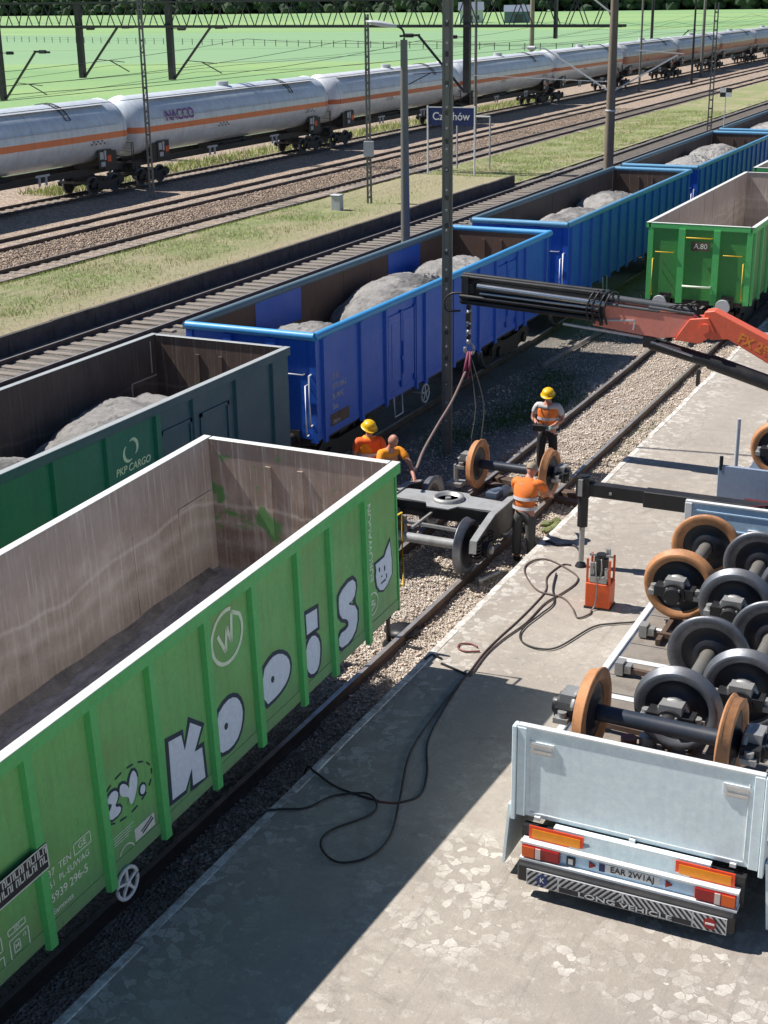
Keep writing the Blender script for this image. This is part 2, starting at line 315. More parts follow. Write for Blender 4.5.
setc(nt, b, c); b.inputs['Roughness'].default_value = 1; bump(nt, b, mth(nt, 'ADD', n2, n3), .9, .1)
m, nt, b = newmat('grass_blade'); v = geo(nt)
setc(nt, b, ramp(nt, noi(nt, v, 1.2, 5, .8), [(.3, (.20, .32, .08)), (.5, (.36, .44, .14)), (.7, (.58, .54, .28))])); b.inputs['Roughness'].default_value = .8
m, nt, b = newmat('weed'); v = geo(nt)
setc(nt, b, ramp(nt, noi(nt, v, 3, 4, .8), [(.3, (.035, .09, .02)), (.7, (.10, .19, .04))])); b.inputs['Roughness'].default_value = .8

m, nt, b = newmat('field'); v = geo(nt)
n1 = noi(nt, geo(nt, (.004, .02, 1)), 1.0, 5, .6, .3); n2 = noi(nt, geo(nt, (.05, .25, 1)), 1.0, 5, .7); n3 = noi(nt, v, 1.8, 4, .8)
c = mix(nt, ramp(nt, n1, [(.35, 0), (.65, 1)]), (.20, .36, .15), (.34, .48, .18))
c = mix(nt, ramp(nt, n2, [(.35, 0), (.7, .5)]), c, (.22, .38, .20)); c = mix(nt, ramp(nt, n3, [(.4, 0), (.75, .35)]), c, (.13, .26, .08))
pf = nt.nodes.new('ShaderNodeSeparateXYZ'); L(nt, v, pf.inputs[0])
# two fields of another crop, split by straight bounds
f1 = nt.nodes.new('ShaderNodeMapRange'); f1.inputs[1].default_value = 250; f1.inputs[2].default_value = 253; L(nt, mth(nt, 'ADD', pf.outputs[1], mth(nt, 'MULTIPLY', pf.outputs[0], -.35)), f1.inputs[0])
f2_ = nt.nodes.new('ShaderNodeMapRange'); f2_.inputs[1].default_value = 470; f2_.inputs[2].default_value = 476; f2_.inputs[3].default_value = 1; f2_.inputs[4].default_value = 0; L(nt, mth(nt, 'ADD', pf.outputs[1], mth(nt, 'MULTIPLY', pf.outputs[0], -.2)), f2_.inputs[0])
c = mix(nt, mth(nt, 'MULTIPLY', mth(nt, 'MULTIPLY', f1.outputs[0], f2_.outputs[0]), .75), c, (.23, .38, .22))
rd = mth(nt, 'ABSOLUTE', mth(nt, 'SUBTRACT', mth(nt, 'ADD', pf.outputs[1], mth(nt, 'MULTIPLY', pf.outputs[0], -.35)), 330))
c = mix(nt, mth(nt, 'MULTIPLY', mth(nt, 'SUBTRACT', 1.0, mth(nt, 'DIVIDE', rd, 3.0), True), .6), c, (.10, .18, .08))
setc(nt, b, c); b.inputs['Roughness'].default_value = 1; bump(nt, b, n3, .6, .15)
m, nt, b = newmat('wood_leaf'); v = geo(nt)
setc(nt, b, ramp(nt, noi(nt, v, .09, 5, .8), [(.3, (.025, .042, .03)), (.55, (.045, .075, .04)), (.75, (.08, .12, .05))])); b.inputs['Roughness'].default_value = 1

def tank_mat(name, base, stripe, stripe_lo, stripe_hi, grime):
    m, nt, b = newmat(name); v = coords(nt)
    s = nt.nodes.new('ShaderNodeSeparateXYZ'); L(nt, v, s.inputs[0])
    n = noi(nt, v, 1.2, 6, .7); st = noi(nt, coords(nt, 'Object', (2, 2, .25)), 2.2, 5, .7)
    c = mix(nt, ramp(nt, n, [(.35, 0), (.7, 1)]), base, tuple(x*.8 for x in base))
    a = nt.nodes.new('ShaderNodeMath'); a.operation = 'GREATER_THAN'; L(nt, s.outputs[2], a.inputs[0]); a.inputs[1].default_value = stripe_lo
    bq = nt.nodes.new('ShaderNodeMath'); bq.operation = 'LESS_THAN'; L(nt, s.outputs[2], bq.inputs[0]); bq.inputs[1].default_value = stripe_hi
    c = mix(nt, mth(nt, 'MULTIPLY', a.outputs[0], bq.outputs[0]), c, stripe)
    # thin weld seams
    w = mth(nt, 'PINGPONG', s.outputs[1], 1.45); c = mix(nt, ramp(nt, w, [(.0, .5), (.02, 0)]), c, (.12, .13, .15))
    c = mix(nt, mth(nt, 'MULTIPLY', ramp(nt, st, [(.45, 0), (.75, 1)]), grime), c, (.13, .11, .10))
    setc(nt, b, c); b.inputs['Roughness'].default_value = .33; b.inputs['Metallic'].default_value = .1
tank_mat('tank_grey', (.80, .86, .92), (.80, .24, .10), 2.72, 3.02, .22)
tank_mat('tank_white', (.88, .90, .94), (.62, .17, .08), 2.72, 3.02, .18)
tank_mat('tank_rusty', (.78, .80, .84), (.45, .18, .12), 2.4, 3.15, .7)
M = MATS

# ------------------------------------------------------------------ mesh helpers
class MB:
    def __init__(s): s.v = []; s.f = []; s.mi = []; s.sm = []
    def add(s, vs, fs, mi=0, smooth=False):
        o = len(s.v); s.v += [tuple(v) for v in vs]; s.f += [tuple(i+o for i in f) for f in fs]; s.mi += [mi]*len(fs); s.sm += [smooth]*len(fs)
        return s
    def box(s, c, d, mi=0, rot=None, taper=None):
        x, y, z = d[0]/2, d[1]/2, d[2]/2; vs = []
        for k in (-1, 1):
            t = taper if (taper and k > 0) else 1
            for a, b_ in ((-1, -1), (1, -1), (1, 1), (-1, 1)):
                p = Vector((a*x*t, b_*y*t, k*z))
                if rot is not None: p = rot @ p
                vs.append(p+Vector(c))
        return s.add(vs, [(3, 2, 1, 0), (4, 5, 6, 7), (0, 1, 5, 4), (1, 2, 6, 5), (2, 3, 7, 6), (3, 0, 4, 7)], mi)
    def bb(s, x0, x1, y0, y1, z0, z1, mi=0): return s.box(((x0+x1)/2, (y0+y1)/2, (z0+z1)/2), (abs(x1-x0), abs(y1-y0), abs(z1-z0)), mi)
    def bar(s, p0, p1, w, h, mi=0):
        p0, p1 = Vector(p0), Vector(p1); d = p1-p0; q = d.to_track_quat('Y', 'Z').to_matrix()
        return s.box((p0+p1)/2, (w, d.length, h), mi, q)
    def cyl(s, p0, p1, r0, r1=None, n=12, mi=0, smooth=True, caps=True):
        r1 = r0 if r1 is None else r1; p0, p1 = Vector(p0), Vector(p1); q = (p1-p0).to_track_quat('Z', 'Y').to_matrix()
        vs = []
        for p, r in ((p0, r0), (p1, r1)):
            for i in range(n):
                a = 2*math.pi*i/n; vs.append(p+q @ Vector((r*math.cos(a), r*math.sin(a), 0)))
        s.add(vs, [(i, (i+1) % n, n+(i+1) % n, n+i) for i in range(n)], mi, smooth)
        if caps: s.add(vs, [tuple(range(n-1, -1, -1)), tuple(range(n, 2*n))], mi)
        return s
    def lathe(s, prof, o, ax='X', n=32, mi=0, smooth=True, mis=None):
        # prof: list of (a, r) along the axis
        o = Vector(o); vs = []
        for a, r in prof:
            for i in range(n):
                t = 2*math.pi*i/n; c_, s_ = r*math.cos(t), r*math.sin(t)
                vs.append(o+(Vector((a, c_, s_)) if ax == 'X' else Vector((s_, a, c_)) if ax == 'Y' else Vector((c_, s_, a))))
        for k in range(len(prof)-1):
            fs = [(k*n+i, k*n+(i+1) % n, (k+1)*n+(i+1) % n, (k+1)*n+i) for i in range(n)]
            s.add(vs if k == 0 else [], [], 0) if False else None
            s._raw(vs, fs, mis[k] if mis else mi, smooth, k == 0)
        return s
    def _raw(s, vs, fs, mi, smooth, first):
        if first: s._o = len(s.v); s.v += [tuple(v) for v in vs]
        o = s._o; s.f += [tuple(i+o for i in f) for f in fs]; s.mi += [mi]*len(fs); s.sm += [smooth]*len(fs)
    def tube(s, pts, r, n=8, mi=0, closed=False):
        pts = [Vector(p) for p in pts]; N = len(pts); vs = []
        for k, p in enumerate(pts):
            a = pts[(k-1) % N] if (closed or k > 0) else p; b_ = pts[(k+1) % N] if (closed or k < N-1) else p
            q = (b_-a).to_track_quat('Z', 'Y').to_matrix()
            for i in range(n):
                t = 2*math.pi*i/n; vs.append(p+q @ Vector((r*math.cos(t), r*math.sin(t), 0)))
        fs = []
        for k in range(N if closed else N-1):
            k2 = (k+1) % N
            fs += [(k*n+i, k*n+(i+1) % n, k2*n+(i+1) % n, k2*n+i) for i in range(n)]
        s.add(vs, fs, mi, True)
        if not closed: s.add([], [], 0); o = len(s.v)-len(vs); s.f += [tuple(o+i for i in range(n-1, -1, -1)), tuple(o+(N-1)*n+i for i in range(n))]; s.mi += [mi]*2; s.sm += [False]*2
        return s
    def prism(s, pts, fn, t, mi=0):
        # pts 2D, fn maps (a,b,depth)->3D
        n = len(pts); vs = [fn(a, b_, 0) for a, b_ in pts]+[fn(a, b_, t) for a, b_ in pts]
        s.add(vs, [tuple(range(n-1, -1, -1)), tuple(range(n, 2*n))]+[(i, (i+1) % n, n+(i+1) % n, n+i) for i in range(n)], mi); return s
    def build(s, name, mats, parent=None, loc=None, rot=None, bevel=0):
        me = bpy.data.meshes.new(name); me.from_pydata(s.v, [], s.f)
        if not isinstance(mats, (list, tuple)): mats = [mats]
        for m_ in mats: me.materials.append(M[m_] if isinstance(m_, str) else m_)
        me.polygons.foreach_set('material_index', s.mi); me.polygons.foreach_set('use_smooth', s.sm); me.update()
        o = bpy.data.objects.new(name, me); COL.objects.link(o)
        if parent is not None: o.parent = parent
        if loc is not None: o.location = loc
        if rot is not None: o.rotation_euler = rot
        if bevel:
            bm_ = o.modifiers.new('bevel', 'BEVEL'); bm_.width = bevel; bm_.segments = 1; bm_.limit_method = 'ANGLE'; bm_.angle_limit = R(40)
        return o
def tag(o, label, cat, group=None, kind=None):
    if label: o['label'] = label
    if cat: o['category'] = cat
    if group: o['group'] = group
    if kind: o['kind'] = kind
    return o
def thing(name, label, cat, loc=(0, 0, 0), rz=0, group=None):
    o = bpy.data.objects.new(name, None); COL.objects.link(o); o.location = loc; o.rotation_euler = (0, 0, rz); o.empty_display_size = .2
    return tag(o, label, cat, group)
def structure(o): o['kind'] = 'structure'; return o
def dup(o, parent=None, loc=None, rz=None, label=None):
    c = o.copy(); COL.objects.link(c)
    if parent is not None: c.parent = parent
    if loc is not None: c.location = loc
    if rz is not None: c.rotation_euler = (0, 0, rz)
    if label: c['label'] = label
    for ch in list(o.children): dup(ch, c)
    return c
def text(s_, size, mat, parent, loc, face='X', name='lettering', extrude=.0015, sx=1.0, roll=0, bold=0.0, align='CENTER', shear=0):
    cu = bpy.data.curves.new('t', 'FONT'); cu.body = s_; cu.size = size; cu.extrude = extrude; cu.align_x = align; cu.align_y = 'CENTER'; cu.offset = bold; cu.shear = shear
    o = bpy.data.objects.new('t', cu); COL.objects.link(o)
    dg = bpy.context.evaluated_depsgraph_get(); me = bpy.data.meshes.new_from_object(o.evaluated_get(dg)); bpy.data.objects.remove(o)
    Rm = Matrix(((0, 0, 1), (1, 0, 0), (0, 1, 0))) if face == 'X' else Matrix(((1, 0, 0), (0, 0, -1), (0, 1, 0)))
    me.transform((Rm @ Matrix.Rotation(roll, 3, 'Z') @ Matrix.Diagonal((sx, 1, 1))).to_4x4()); me.name = name
    me.materials.clear(); me.materials.append(M[mat]); ob = bpy.data.objects.new(name, me); COL.objects.link(ob); ob.parent = parent; ob.location = loc
    return ob
def poly_mesh(mb, pts, fn, t, mi=0):
    # fills a possibly concave outline
    from mathutils.geometry import tessellate_polygon
    tri = tessellate_polygon([[Vector((a, b_, 0)) for a, b_ in pts]]); n = len(pts)
    vs = [fn(a, b_, 0) for a, b_ in pts]+[fn(a, b_, t) for a, b_ in pts]
    mb.add(vs, [tuple(i+n for i in f) for f in tri]+[(i, (i+1) % n, n+(i+1) % n, n+i) for i in range(n)], mi)
def offset_poly(pts, d):
    c = Vector((sum(p[0] for p in pts)/len(pts), sum(p[1] for p in pts)/len(pts))); n = len(pts); out = []
    area = sum(pts[i][0]*pts[(i+1) % n][1]-pts[(i+1) % n][0]*pts[i][1] for i in range(n)); sg = 1 if area > 0 else -1
    for i in range(n):
        a, b_, c2 = Vector(pts[i-1]), Vector(pts[i]), Vector(pts[(i+1) % n])
        e1 = (b_-a).normalized(); e2 = (c2-b_).normalized(); n1 = Vector((e1.y, -e1.x))*sg; n2 = Vector((e2.y, -e2.x))*sg
        m_ = (n1+n2); m_ = m_.normalized() if m_.length > 1e-4 else n1; k = min(1.7, 1/max(.4, m_.dot(n1))); p = b_+m_*d*k; out.append((p.x, p.y))
    return out
def smooth_poly(pts, it=2):
    for _ in range(it):
        o = []
        for i in range(len(pts)):
            a, b_ = pts[i], pts[(i+1) % len(pts)]
            o += [(a[0]*.75+b_[0]*.25, a[1]*.75+b_[1]*.25), (a[0]*.25+b_[0]*.75, a[1]*.25+b_[1]*.75)]
        pts = o
    return pts
def spline(pts, k=8, closed=False):
    pts = [Vector(p) for p in pts]; out = []; n = len(pts)
    for i in range(n if closed else n-1):
        g = lambda j: pts[j % n] if closed else pts[max(0, min(n-1, j))]
        a, b_, c, d = g(i-1), g(i), g(i+1), g(i+2)
        for q in range(k):
            t = q/k; out.append(.5*((2*b_)+(c-a)*t+(2*a-5*b_+4*c-d)*t*t+(3*b_-a-3*c+d)*t**3))
    if not closed: out.append(pts[-1])
    return out

# ------------------------------------------------------------------ ground
def sheet(name, x0, x1, y0, y1, z, mat, nx=1, ny=1, amp=0, sc=1.0):
    vs = []; fs = []
    for j in range(ny+1):
        for i in range(nx+1):
            x = x0+(x1-x0)*i/nx; y = y0+(y1-y0)*j/ny
            vs.append((x, y, z+(amp*noise.noise(Vector((x*sc, y*sc, 3.1))) if amp else 0)))
    for j in range(ny):
        for i in range(nx): a = j*(nx+1)+i; fs.append((a, a+1, a+nx+2, a+nx+1))
    mb = MB(); mb.add(vs, fs, 0, bool(amp)); return structure(mb.build(name, mat))
sheet('field', -4000, 4000, -500, 5500, -.32, 'field')
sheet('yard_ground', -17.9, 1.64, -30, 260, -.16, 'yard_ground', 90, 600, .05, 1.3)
sheet('ballast_bed', -44.5, -23.4, -20, 420, -.15, 'ballast_brown', 30, 300, .05, .8)
mb = MB()
mb.bb(1.66, 40, -30, 90, -.3, .30)
structure(mb.build('loading_platform', 'platform_concrete'))
mb = MB(); y = -29.9
while y < 66:
    ln = 1.35+random.random()*.5
    mb.box((1.69+random.uniform(-.012, .012), y+ln/2, .02), (.12, ln-.015, .57+random.uniform(-.006, .01)), 0, Matrix.Rotation(random.uniform(-.006, .006), 3, 'Z')); y += ln
structure(mb.build('platform_kerb', 'kerb_pale', bevel=.012))
# old passenger platform, overgrown
mb = MB(); nx, ny = 16, 260; vs = []; fs = []
for j in range(ny+1):
    for i in range(nx+1):
        x = -23.5+6.25*i/nx; y = -10+270*j/ny; e = min(1, (x+23.5)/1.2, 1 if y < 69.6 else max(0, (-17.2-x)/.5))
        hgt = .38 if y < 69.6 else max(-.16, .38-(y-69.6)*.35)
        vs.append((x, y, -.08+(hgt+.08)*e+.04*noise.noise(Vector((x*.9, y*.9, 0)))*e))
for j in range(ny):
    for i in range(nx): a = j*(nx+1)+i; fs.append((a, a+1, a+nx+2, a+nx+1))
mb.add(vs, fs, 0, True); structure(mb.build('grass_platform', 'grass_strip'))
mb = MB(); y = -12
while y < 69.5:
    mb.bb(-17.28, -17.12, y, y+1.98, -.3, .40+random.uniform(-.015, .015)); y += 2
tag(mb.build('platform_wall', 'wall_dark', bevel=.01), 'long dark concrete retaining wall along the overgrown grass platform', 'wall')

# ------------------------------------------------------------------ scattered stones and grass (uncountable)
def scatter(name, pts, sizes, mat, label, cat, flat=.6, blade=False):
    N = len(pts); rng = np.random.default_rng(5)
    if blade:
        base = np.array([[-.5, 0, 0], [.5, 0, 0], [0, 0, 1.0]]); F = np.array([[0, 1, 2]])
    else:
        base = np.array([[1, 0, 0], [-1, 0, 0], [0, 1, 0], [0, -1, 0], [0, 0, 1], [0, 0, -1], [.6, .6, .5], [-.6, -.6, .5]], float)
        F = np.array([[0, 6, 4], [6, 2, 4], [2, 1, 4], [1, 7, 4], [7, 3, 4], [3, 0, 4], [0, 2, 6], [1, 3, 7], [2, 0, 5], [1, 2, 5], [3, 1, 5], [0, 3, 5]])
    nv = len(base); ang = rng.uniform(0, 6.283, N); ca, sa = np.cos(ang), np.sin(ang)
    V = np.repeat(base[None], N, 0).copy()
    if blade:
        V[:, :, 0] *= .18; V[:, 2, 0] += rng.uniform(-.6, .6, N); V[:, 2, 1] += rng.uniform(-.6, .6, N)
    else:
        V *= rng.uniform(.6, 1.2, (N, nv, 1)); V[:, :, 2] *= flat
    V *= np.asarray(sizes)[:, None, None]
    X = V[:, :, 0]*ca[:, None]-V[:, :, 1]*sa[:, None]; Y = V[:, :, 0]*sa[:, None]+V[:, :, 1]*ca[:, None]
    V[:, :, 0] = X; V[:, :, 1] = Y; V += np.asarray(pts)[:, None, :]
    FF = (F[None]+(np.arange(N)*nv)[:, None, None]).reshape(-1, 3)
    me = bpy.data.meshes.new(name); me.vertices.add(N*nv); me.vertices.foreach_set('co', V.reshape(-1))
    me.loops.add(FF.size); me.loops.foreach_set('vertex_index', FF.reshape(-1)); me.polygons.add(len(FF))
    me.polygons.foreach_set('loop_start', np.arange(0, FF.size, 3)); me.polygons.foreach_set('loop_total', np.full(len(FF), 3)); me.update(calc_edges=True)
    me.materials.append(M[mat]); o = bpy.data.objects.new(name, me); COL.objects.link(o)
    return tag(o, label, cat, kind='stuff')
rng = np.random.default_rng(11)
N = 70000
Yp = 11+34*rng.random(N)**1.2; Xp = np.where(rng.random(N) < .75, rng.uniform(-1.2, 1.62, N), rng.uniform(-3.4, -1.0, N))
sz = np.clip(rng.lognormal(-4.2, .40, N), .009, .045)
keep = (abs(abs(Xp)-.75) > .07)
pts = np.stack([Xp, Yp, -.15+sz*.3+.05*np.array([noise.noise(Vector((x*1.3, y*1.3, 3.1))) for x, y in zip(Xp, Yp)])], 1)[keep]
scatter('ballast_stones', pts, sz[keep], 'stone', 'loose pale crushed stone strewn between and beside the near rails', 'gravel')
N = 26000
Xp = rng.uniform(-28.6, -25.9, N); Yp = 34+90*rng.random(N)**1.4; sz = rng.uniform(.03, .075, N)
scatter('ballast_heap', np.stack([Xp, Yp, np.full(N, -.12)], 1), sz, 'ballast_brown', 'rough brown ballast lying between the two tracks beyond the grass', 'gravel')
N = 110000
Xp = rng.uniform(-23.2, -17.4, N); Yp = 28+95*rng.random(N)**1.3; sz = rng.uniform(.05, .15, N)
dn = np.array([noise.noise(Vector((x*.5, y*.5, 7))) for x, y in zip(Xp, Yp)]); keep = (dn+rng.uniform(-.5, .5, N) > -.05) & ~((Xp > -18.6) & (Yp < 70) & (rng.random(N) < .8)) & ~((Yp > 56) & (Yp < 70) & (rng.random(N) < .8))
gz = np.where(Yp < 69.6, .36, np.maximum(-.16, .36-(Yp-69.6)*.35))*np.minimum(1, (Xp+23.5)/1.2)
scatter('platform_grass', np.stack([Xp, Yp, gz], 1)[keep], sz[keep], 'grass_blade', 'dry green and straw grass covering the old platform', 'grass', blade=True)
N = 9000; cx = [(-1.9, 30.0), (-1.6, 31.6), (-2.0, 29.3), (-1.7, 30.6), (-2.6, 27.6), (1.3, 27.8), (1.25, 30.2), (-2.3, 33)]
ci = rng.integers(0, len(cx), N); Xp = np.array([c[0] for c in cx])[ci]+rng.normal(0, .38, N); Yp = np.array([c[1] for c in cx])[ci]+rng.normal(0, .7, N)
k = (abs(Xp-.75) > .1) & (Xp < 1.55) & (rng.random(N) < np.where(Xp > 0, .25, 1)); scatter('yard_weeds', np.stack([Xp, Yp, np.full(N, -.15)], 1)[k], rng.uniform(.03, .12, N)[k], 'weed', 'small green weeds growing in the dark ballast beside the mast', 'weeds', blade=True)
N = 9000; Yp = 58+80*rng.random(N)**1.2; Xp = -38.2+rng.uniform(-1.6, 1.3, N); k = rng.random(N) < .9
scatter('trackside_weeds', np.stack([Xp, Yp, np.full(N, -.12)], 1)[k], rng.uniform(.12, .45, N)[k], 'grass_blade', 'tall yellow green weeds growing behind the tanker train', 'weeds', blade=True)

# ------------------------------------------------------------------ tracks
RP = [(-.07, -.17), (.07, -.17), (.07, -.155), (.012, -.13), (.012, -.045), (.036, -.035), (.036, 0), (-.036, 0), (-.036, -.035), (-.012, -.045), (-.012, -.13), (-.07, -.155)]
def rail_mb(y0, y1):
    n = len(RP); mb = MB(); vs = [(x, y0, z) for x, z in RP]+[(x, y1, z) for x, z in RP]
    for i in range(n):
        mb.add([vs[i], vs[(i+1) % n], vs[n+(i+1) % n], vs[n+i]], [(0, 1, 2, 3)], 1 if i == 6 else 0)
    mb.add(vs, [tuple(range(n)), tuple(range(2*n-1, n-1, -1))], 0); return mb
def track(x, z, y0, y1, label, sleepers=None, step=.6, slc='sleeper', sz=-.10):
    t = thing('railway_track', label, 'railway track', (x, 0, z), group='railway tracks'); t['kind'] = 'structure'
    for s in (-1, 1): rail_mb(y0, y1).build('rail', ['rust_rail', 'rail_top'], t, (s*.755, 0, 0))
    if sleepers:
        a, b_ = sleepers; proto = MB(); proto.box((0, 0, 0), (2.5, .23, .14)); y = a; k = 0; first = None; rest = MB()
        while y < b_:
            if k < 100:
                if first is None: first = proto.build('sleeper', slc, t, (0, y, sz-.07), bevel=.02)
                else:
                    o = first.copy(); COL.objects.link(o); o.location = (random.uniform(-.02, .02), y, sz-.07+random.uniform(-.01, .01)); o.rotation_euler = (0, 0, random.uniform(-.01, .01))
            else: rest.box((random.uniform(-.02, .02), y, sz-.07), (2.5, .26, .14))
            y += step; k += 1
        if rest.v: rest.build('sleeper_row', slc, t)['kind'] = 'stuff'
    return t
track(0, 0, -30, 200, 'near track sunk in pale ballast where the bogie is being changed')
track(-4.86, 0, -30, 300, 'second track under the dark green and blue loaded wagons')
track(-15.7, 0, -30, 330, 'empty track with exposed sleepers below the grass platform wall', (24, 130), sz=-.115)
track(-24.9, 0.0, -30, 420, 'empty track nearest the grass platform on its far side', (33, 150), sz=-.125)
track(-29.6, 0.0, -30, 420, 'empty track between the tanker train and brown ballast', (44, 120), sz=-.145)
track(-36.1, 0.0, -30, 420, 'farthest track carrying the white tanker train', (48, 150), sz=-.12)
# loose rail lying in the dark strip + cross timbers near the bogie
mb = MB(); mb.bar((-2.9, 34.2, -.06), (-2.6, 40.5, -.06), .07, .1); tag(mb.build('loose_rail', 'rail_top'), 'single loose rail lying in the shaded strip beside the blue wagon', 'rail')
mb = MB(); mb.bar((-1.1, 25.2, -.10), (1.55, 24.65, -.10), .22, .12); mb.bar((-.95, 24.75, -.1), (1.4, 24.3, -.1), .2, .1)
tag(mb.build('timber_beams', 'rust_rail', bevel=.01), 'pair of dark beams laid across the near rails behind the tan wheelset', 'beams')

# ------------------------------------------------------------------ open wagons
BODY_B, RIM = 1.06, 3.14
def make_bogie_simple(parent, y, dz=0, far=False):
    bo = MB()
    for s in (-1, 1):
        pts = [(-1.35, .62), (-1.1, .80), (-.5, .66), (.5, .66), (1.1, .80), (1.35, .62), (1.3, .42), (.6, .32), (.45, .25), (-.45, .25), (-.6, .32), (-1.3, .42)]
        bo.prism(pts, lambda a, b_, t, s=s: (s*1.0+t, a, b_), .09*s)
        for yy in (-.9, .9): bo.cyl((s*.9, yy, .46), (s*1.16, yy, .46), .13, n=10); bo.cyl((s*1.02, yy-.26, .42), (s*1.02, yy-.26, .68), .07, n=8); bo.cyl((s*1.02, yy+.26, .42), (s*1.02, yy+.26, .68), .07, n=8)
    bo.bb(-.98, .98, -.2, .2, .55, .82); bo.bb(-.95, .95, -1.35, -1.25, .55, .68); bo.bb(-.95, .95, 1.25, 1.35, .55, .68)
    b = bo.build('bogie', 'dark_steel', parent, (0, y, dz))
    for yy in (-.9, .9):
        for s in (-1, 1):
            w = MB(); w.lathe([(s*.0, .12), (s*.0, .40), (s*-.02, .46), (s*.09, .455), (s*.10, .40), (s*.07, .35), (s*.07, .14)], (s*.72, yy, .46), 'X', 20 if far else 28, mis=[0, 1, 1, 1, 0, 0])
            w.build('wheel', ['dark_steel', 'rim_steel'], b)
    return b
def gondola(name, label, p, loc=(0, 0, 0), Lw=13.0, ribs=None, side='green_paint', rib='green_rib', rim='rim_white', rimside=None, inner='inner_rust', inner_end='inner_rust_end',
            w=1.43, rib_w=.14, end_open=False, bogies=(1, 1), doors=False, group=None, bars='white_bar', sidez=None, round_rim=False, floor='wagon_floor', inner_dz=0):
    t = thing(name, label, 'freight wagon', loc, 0, group)
    h = Lw/2; rimside = rimside or rib
    for s in (-1, 1):
        o = MB(); o.bb(s*(w-.015), s*w, -h+.03, h-.03, BODY_B+.05, RIM-.12, 0); o.bb(s*(w-.04), s*(w-.017), -h+.05, h-.05, 1.2, RIM-.009, 1)
        o.bb(s*(w-.02), s*(w+.007), -h+.02, h-.02, BODY_B-.02, BODY_B+.12, 0)
        # welded seams and patches on the inside
        for yy in (-h+1.9, h-1.95): o.bb(s*(w-.056), s*(w-.042), yy-.014, yy+.014, 1.25, RIM-.75, 1)
        o.bb(s*(w-.056), s*(w-.042), h-.9, h-.1, RIM-.78, RIM-.755, 2); o.bb(s*(w-.056), s*(w-.042), h-.92, h-.89, 1.9, RIM-.76, 2); o.bb(s*(w-.056), s*(w-.042), h-.25, h-.23, RIM-.7, RIM-.1, 2)
        for yy in (-h+3.2, 0, h-5.2): o.bb(s*(w-.046), s*(w-.041), yy-.01, yy+.01, 1.25, RIM-.1, 1)
        o.build('side_wall', [side, inner, 'seam_pale'], t)
        for (yy, sw) in ribs:
            rb = MB(); o_ = w+.002
            pts = [(-sw/2, 0), (-sw/2+.02, .055), (sw/2-.02, .055), (sw/2, 0)]
            vs = [(s*(o_+b_), yy+a, BODY_B-.10) for a, b_ in pts]+[(s*(o_+b_), yy+a, RIM-.13) for a, b_ in pts]
            rb.add(vs, [(3, 2, 1, 0), (4, 5, 6, 7), (0, 1, 5, 4), (1, 2, 6, 5), (2, 3, 7, 6), (3, 0, 4, 7)]); rb.build('rib', rib, t)
        if doors:
            for dy in doors:
                d = MB(); d.bb(s*(w+.004), s*(w+.03), dy-.62, dy-.02, BODY_B+.3, RIM-.32); d.bb(s*(w+.004), s*(w+.03), dy+.02, dy+.62, BODY_B+.3, RIM-.32)
                for q in (-.66, -.03, .03, .66): d.bb(s*(w+.004), s*(w+.045), dy+q-.02, dy+q+.02, BODY_B+.15, RIM-.28)
                for q in (-.3, .3): d.bb(s*(w+.03), s*(w+.037), dy+q-.2, dy+q+.2, BODY_B+.45, RIM-.5)
                dd = d.build('door', side, t); hd = MB(); hd.cyl((s*(w+.06), dy, 1.5), (s*(w+.06), dy, 2.2), .02, n=6); hd.bb(s*(w+.03), s*(w+.07), dy-.06, dy+.06, 1.8, 1.88); hd.build('latch', side, dd)
        # top rail: coping with a flat painted top
        o = MB()
        if round_rim: o.cyl((s*(w+.0), -h-.02, RIM-.055), (s*(w+.0), h+.02, RIM-.055), .085, n=14)
        else:
            o.bb(s*(w+.0), s*(w+.075), -h-.02, h+.02, RIM-.15, RIM-.008, 1); o.bb(s*(w-.042), s*(w+.078), -h-.025, h+.025, RIM-.008, RIM, 0)
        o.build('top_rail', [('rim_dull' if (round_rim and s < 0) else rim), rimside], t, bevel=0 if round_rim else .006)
    for s in (-1, 1):
        o = MB(); o.bb(-w+.01, w-.01, s*(h-.02), s*(h-.035), BODY_B, RIM-.12, 0); o.bb(-w+.045, w-.045, s*(h-.037), s*(h-.06), 1.2, RIM-.012, 1)
        for xx in (-.48, .48): o.bb(xx-.09, xx+.09, s*(h-.02), s*(h+.06), BODY_B-.1, RIM-.14, 2)
        for xx in (-1, 1): o.bb(xx*(w-.13), xx*(w+.015), s*(h-.02), s*(h+.012), BODY_B-.06, RIM-.14, 2)
        # inside stiffeners
        for xx in (-.45, .05): o.bb(xx-.04, xx+.04, s*(h-.06), s*(h-.09), 1.3, RIM-.3, 1)
        o.build('end_wall', [side, inner_end, rib], t)
        o = MB()
        if round_rim: o.cyl((-w, s*h, RIM-.055), (w, s*h, RIM-.055), .08, n=14)
        else: o.bb(-w+.052, w-.052, s*(h-.018), s*(h+.02), RIM-.15, RIM-.011, 1); o.bb(-w+.061, w-.061, s*(h-.08), s*(h+.025), RIM-.011, RIM-.003, 0)
        o.build('top_rail', [rim, rimside], t, bevel=0 if round_rim else .006)
        for xx in (-.875, .875):
            bf = MB(); bf.cyl((xx, s*(h-.05), 1.05), (xx, s*(h+.35), 1.05), .10, n=12); bf.cyl((xx, s*(h+.35), 1.05), (xx, s*(h+.62), 1.05), .075, n=12)
            bf.cyl((xx, s*(h+.60), 1.05), (xx, s*(h+.64), 1.05), .20, .19, n=20, mi=1); bf.bb(xx-.16, xx+.16, s*(h-.02), s*(h+.03), .9, 1.22)
            bf.build('buffer', ['dark_steel', 'hatch_grey'], t)
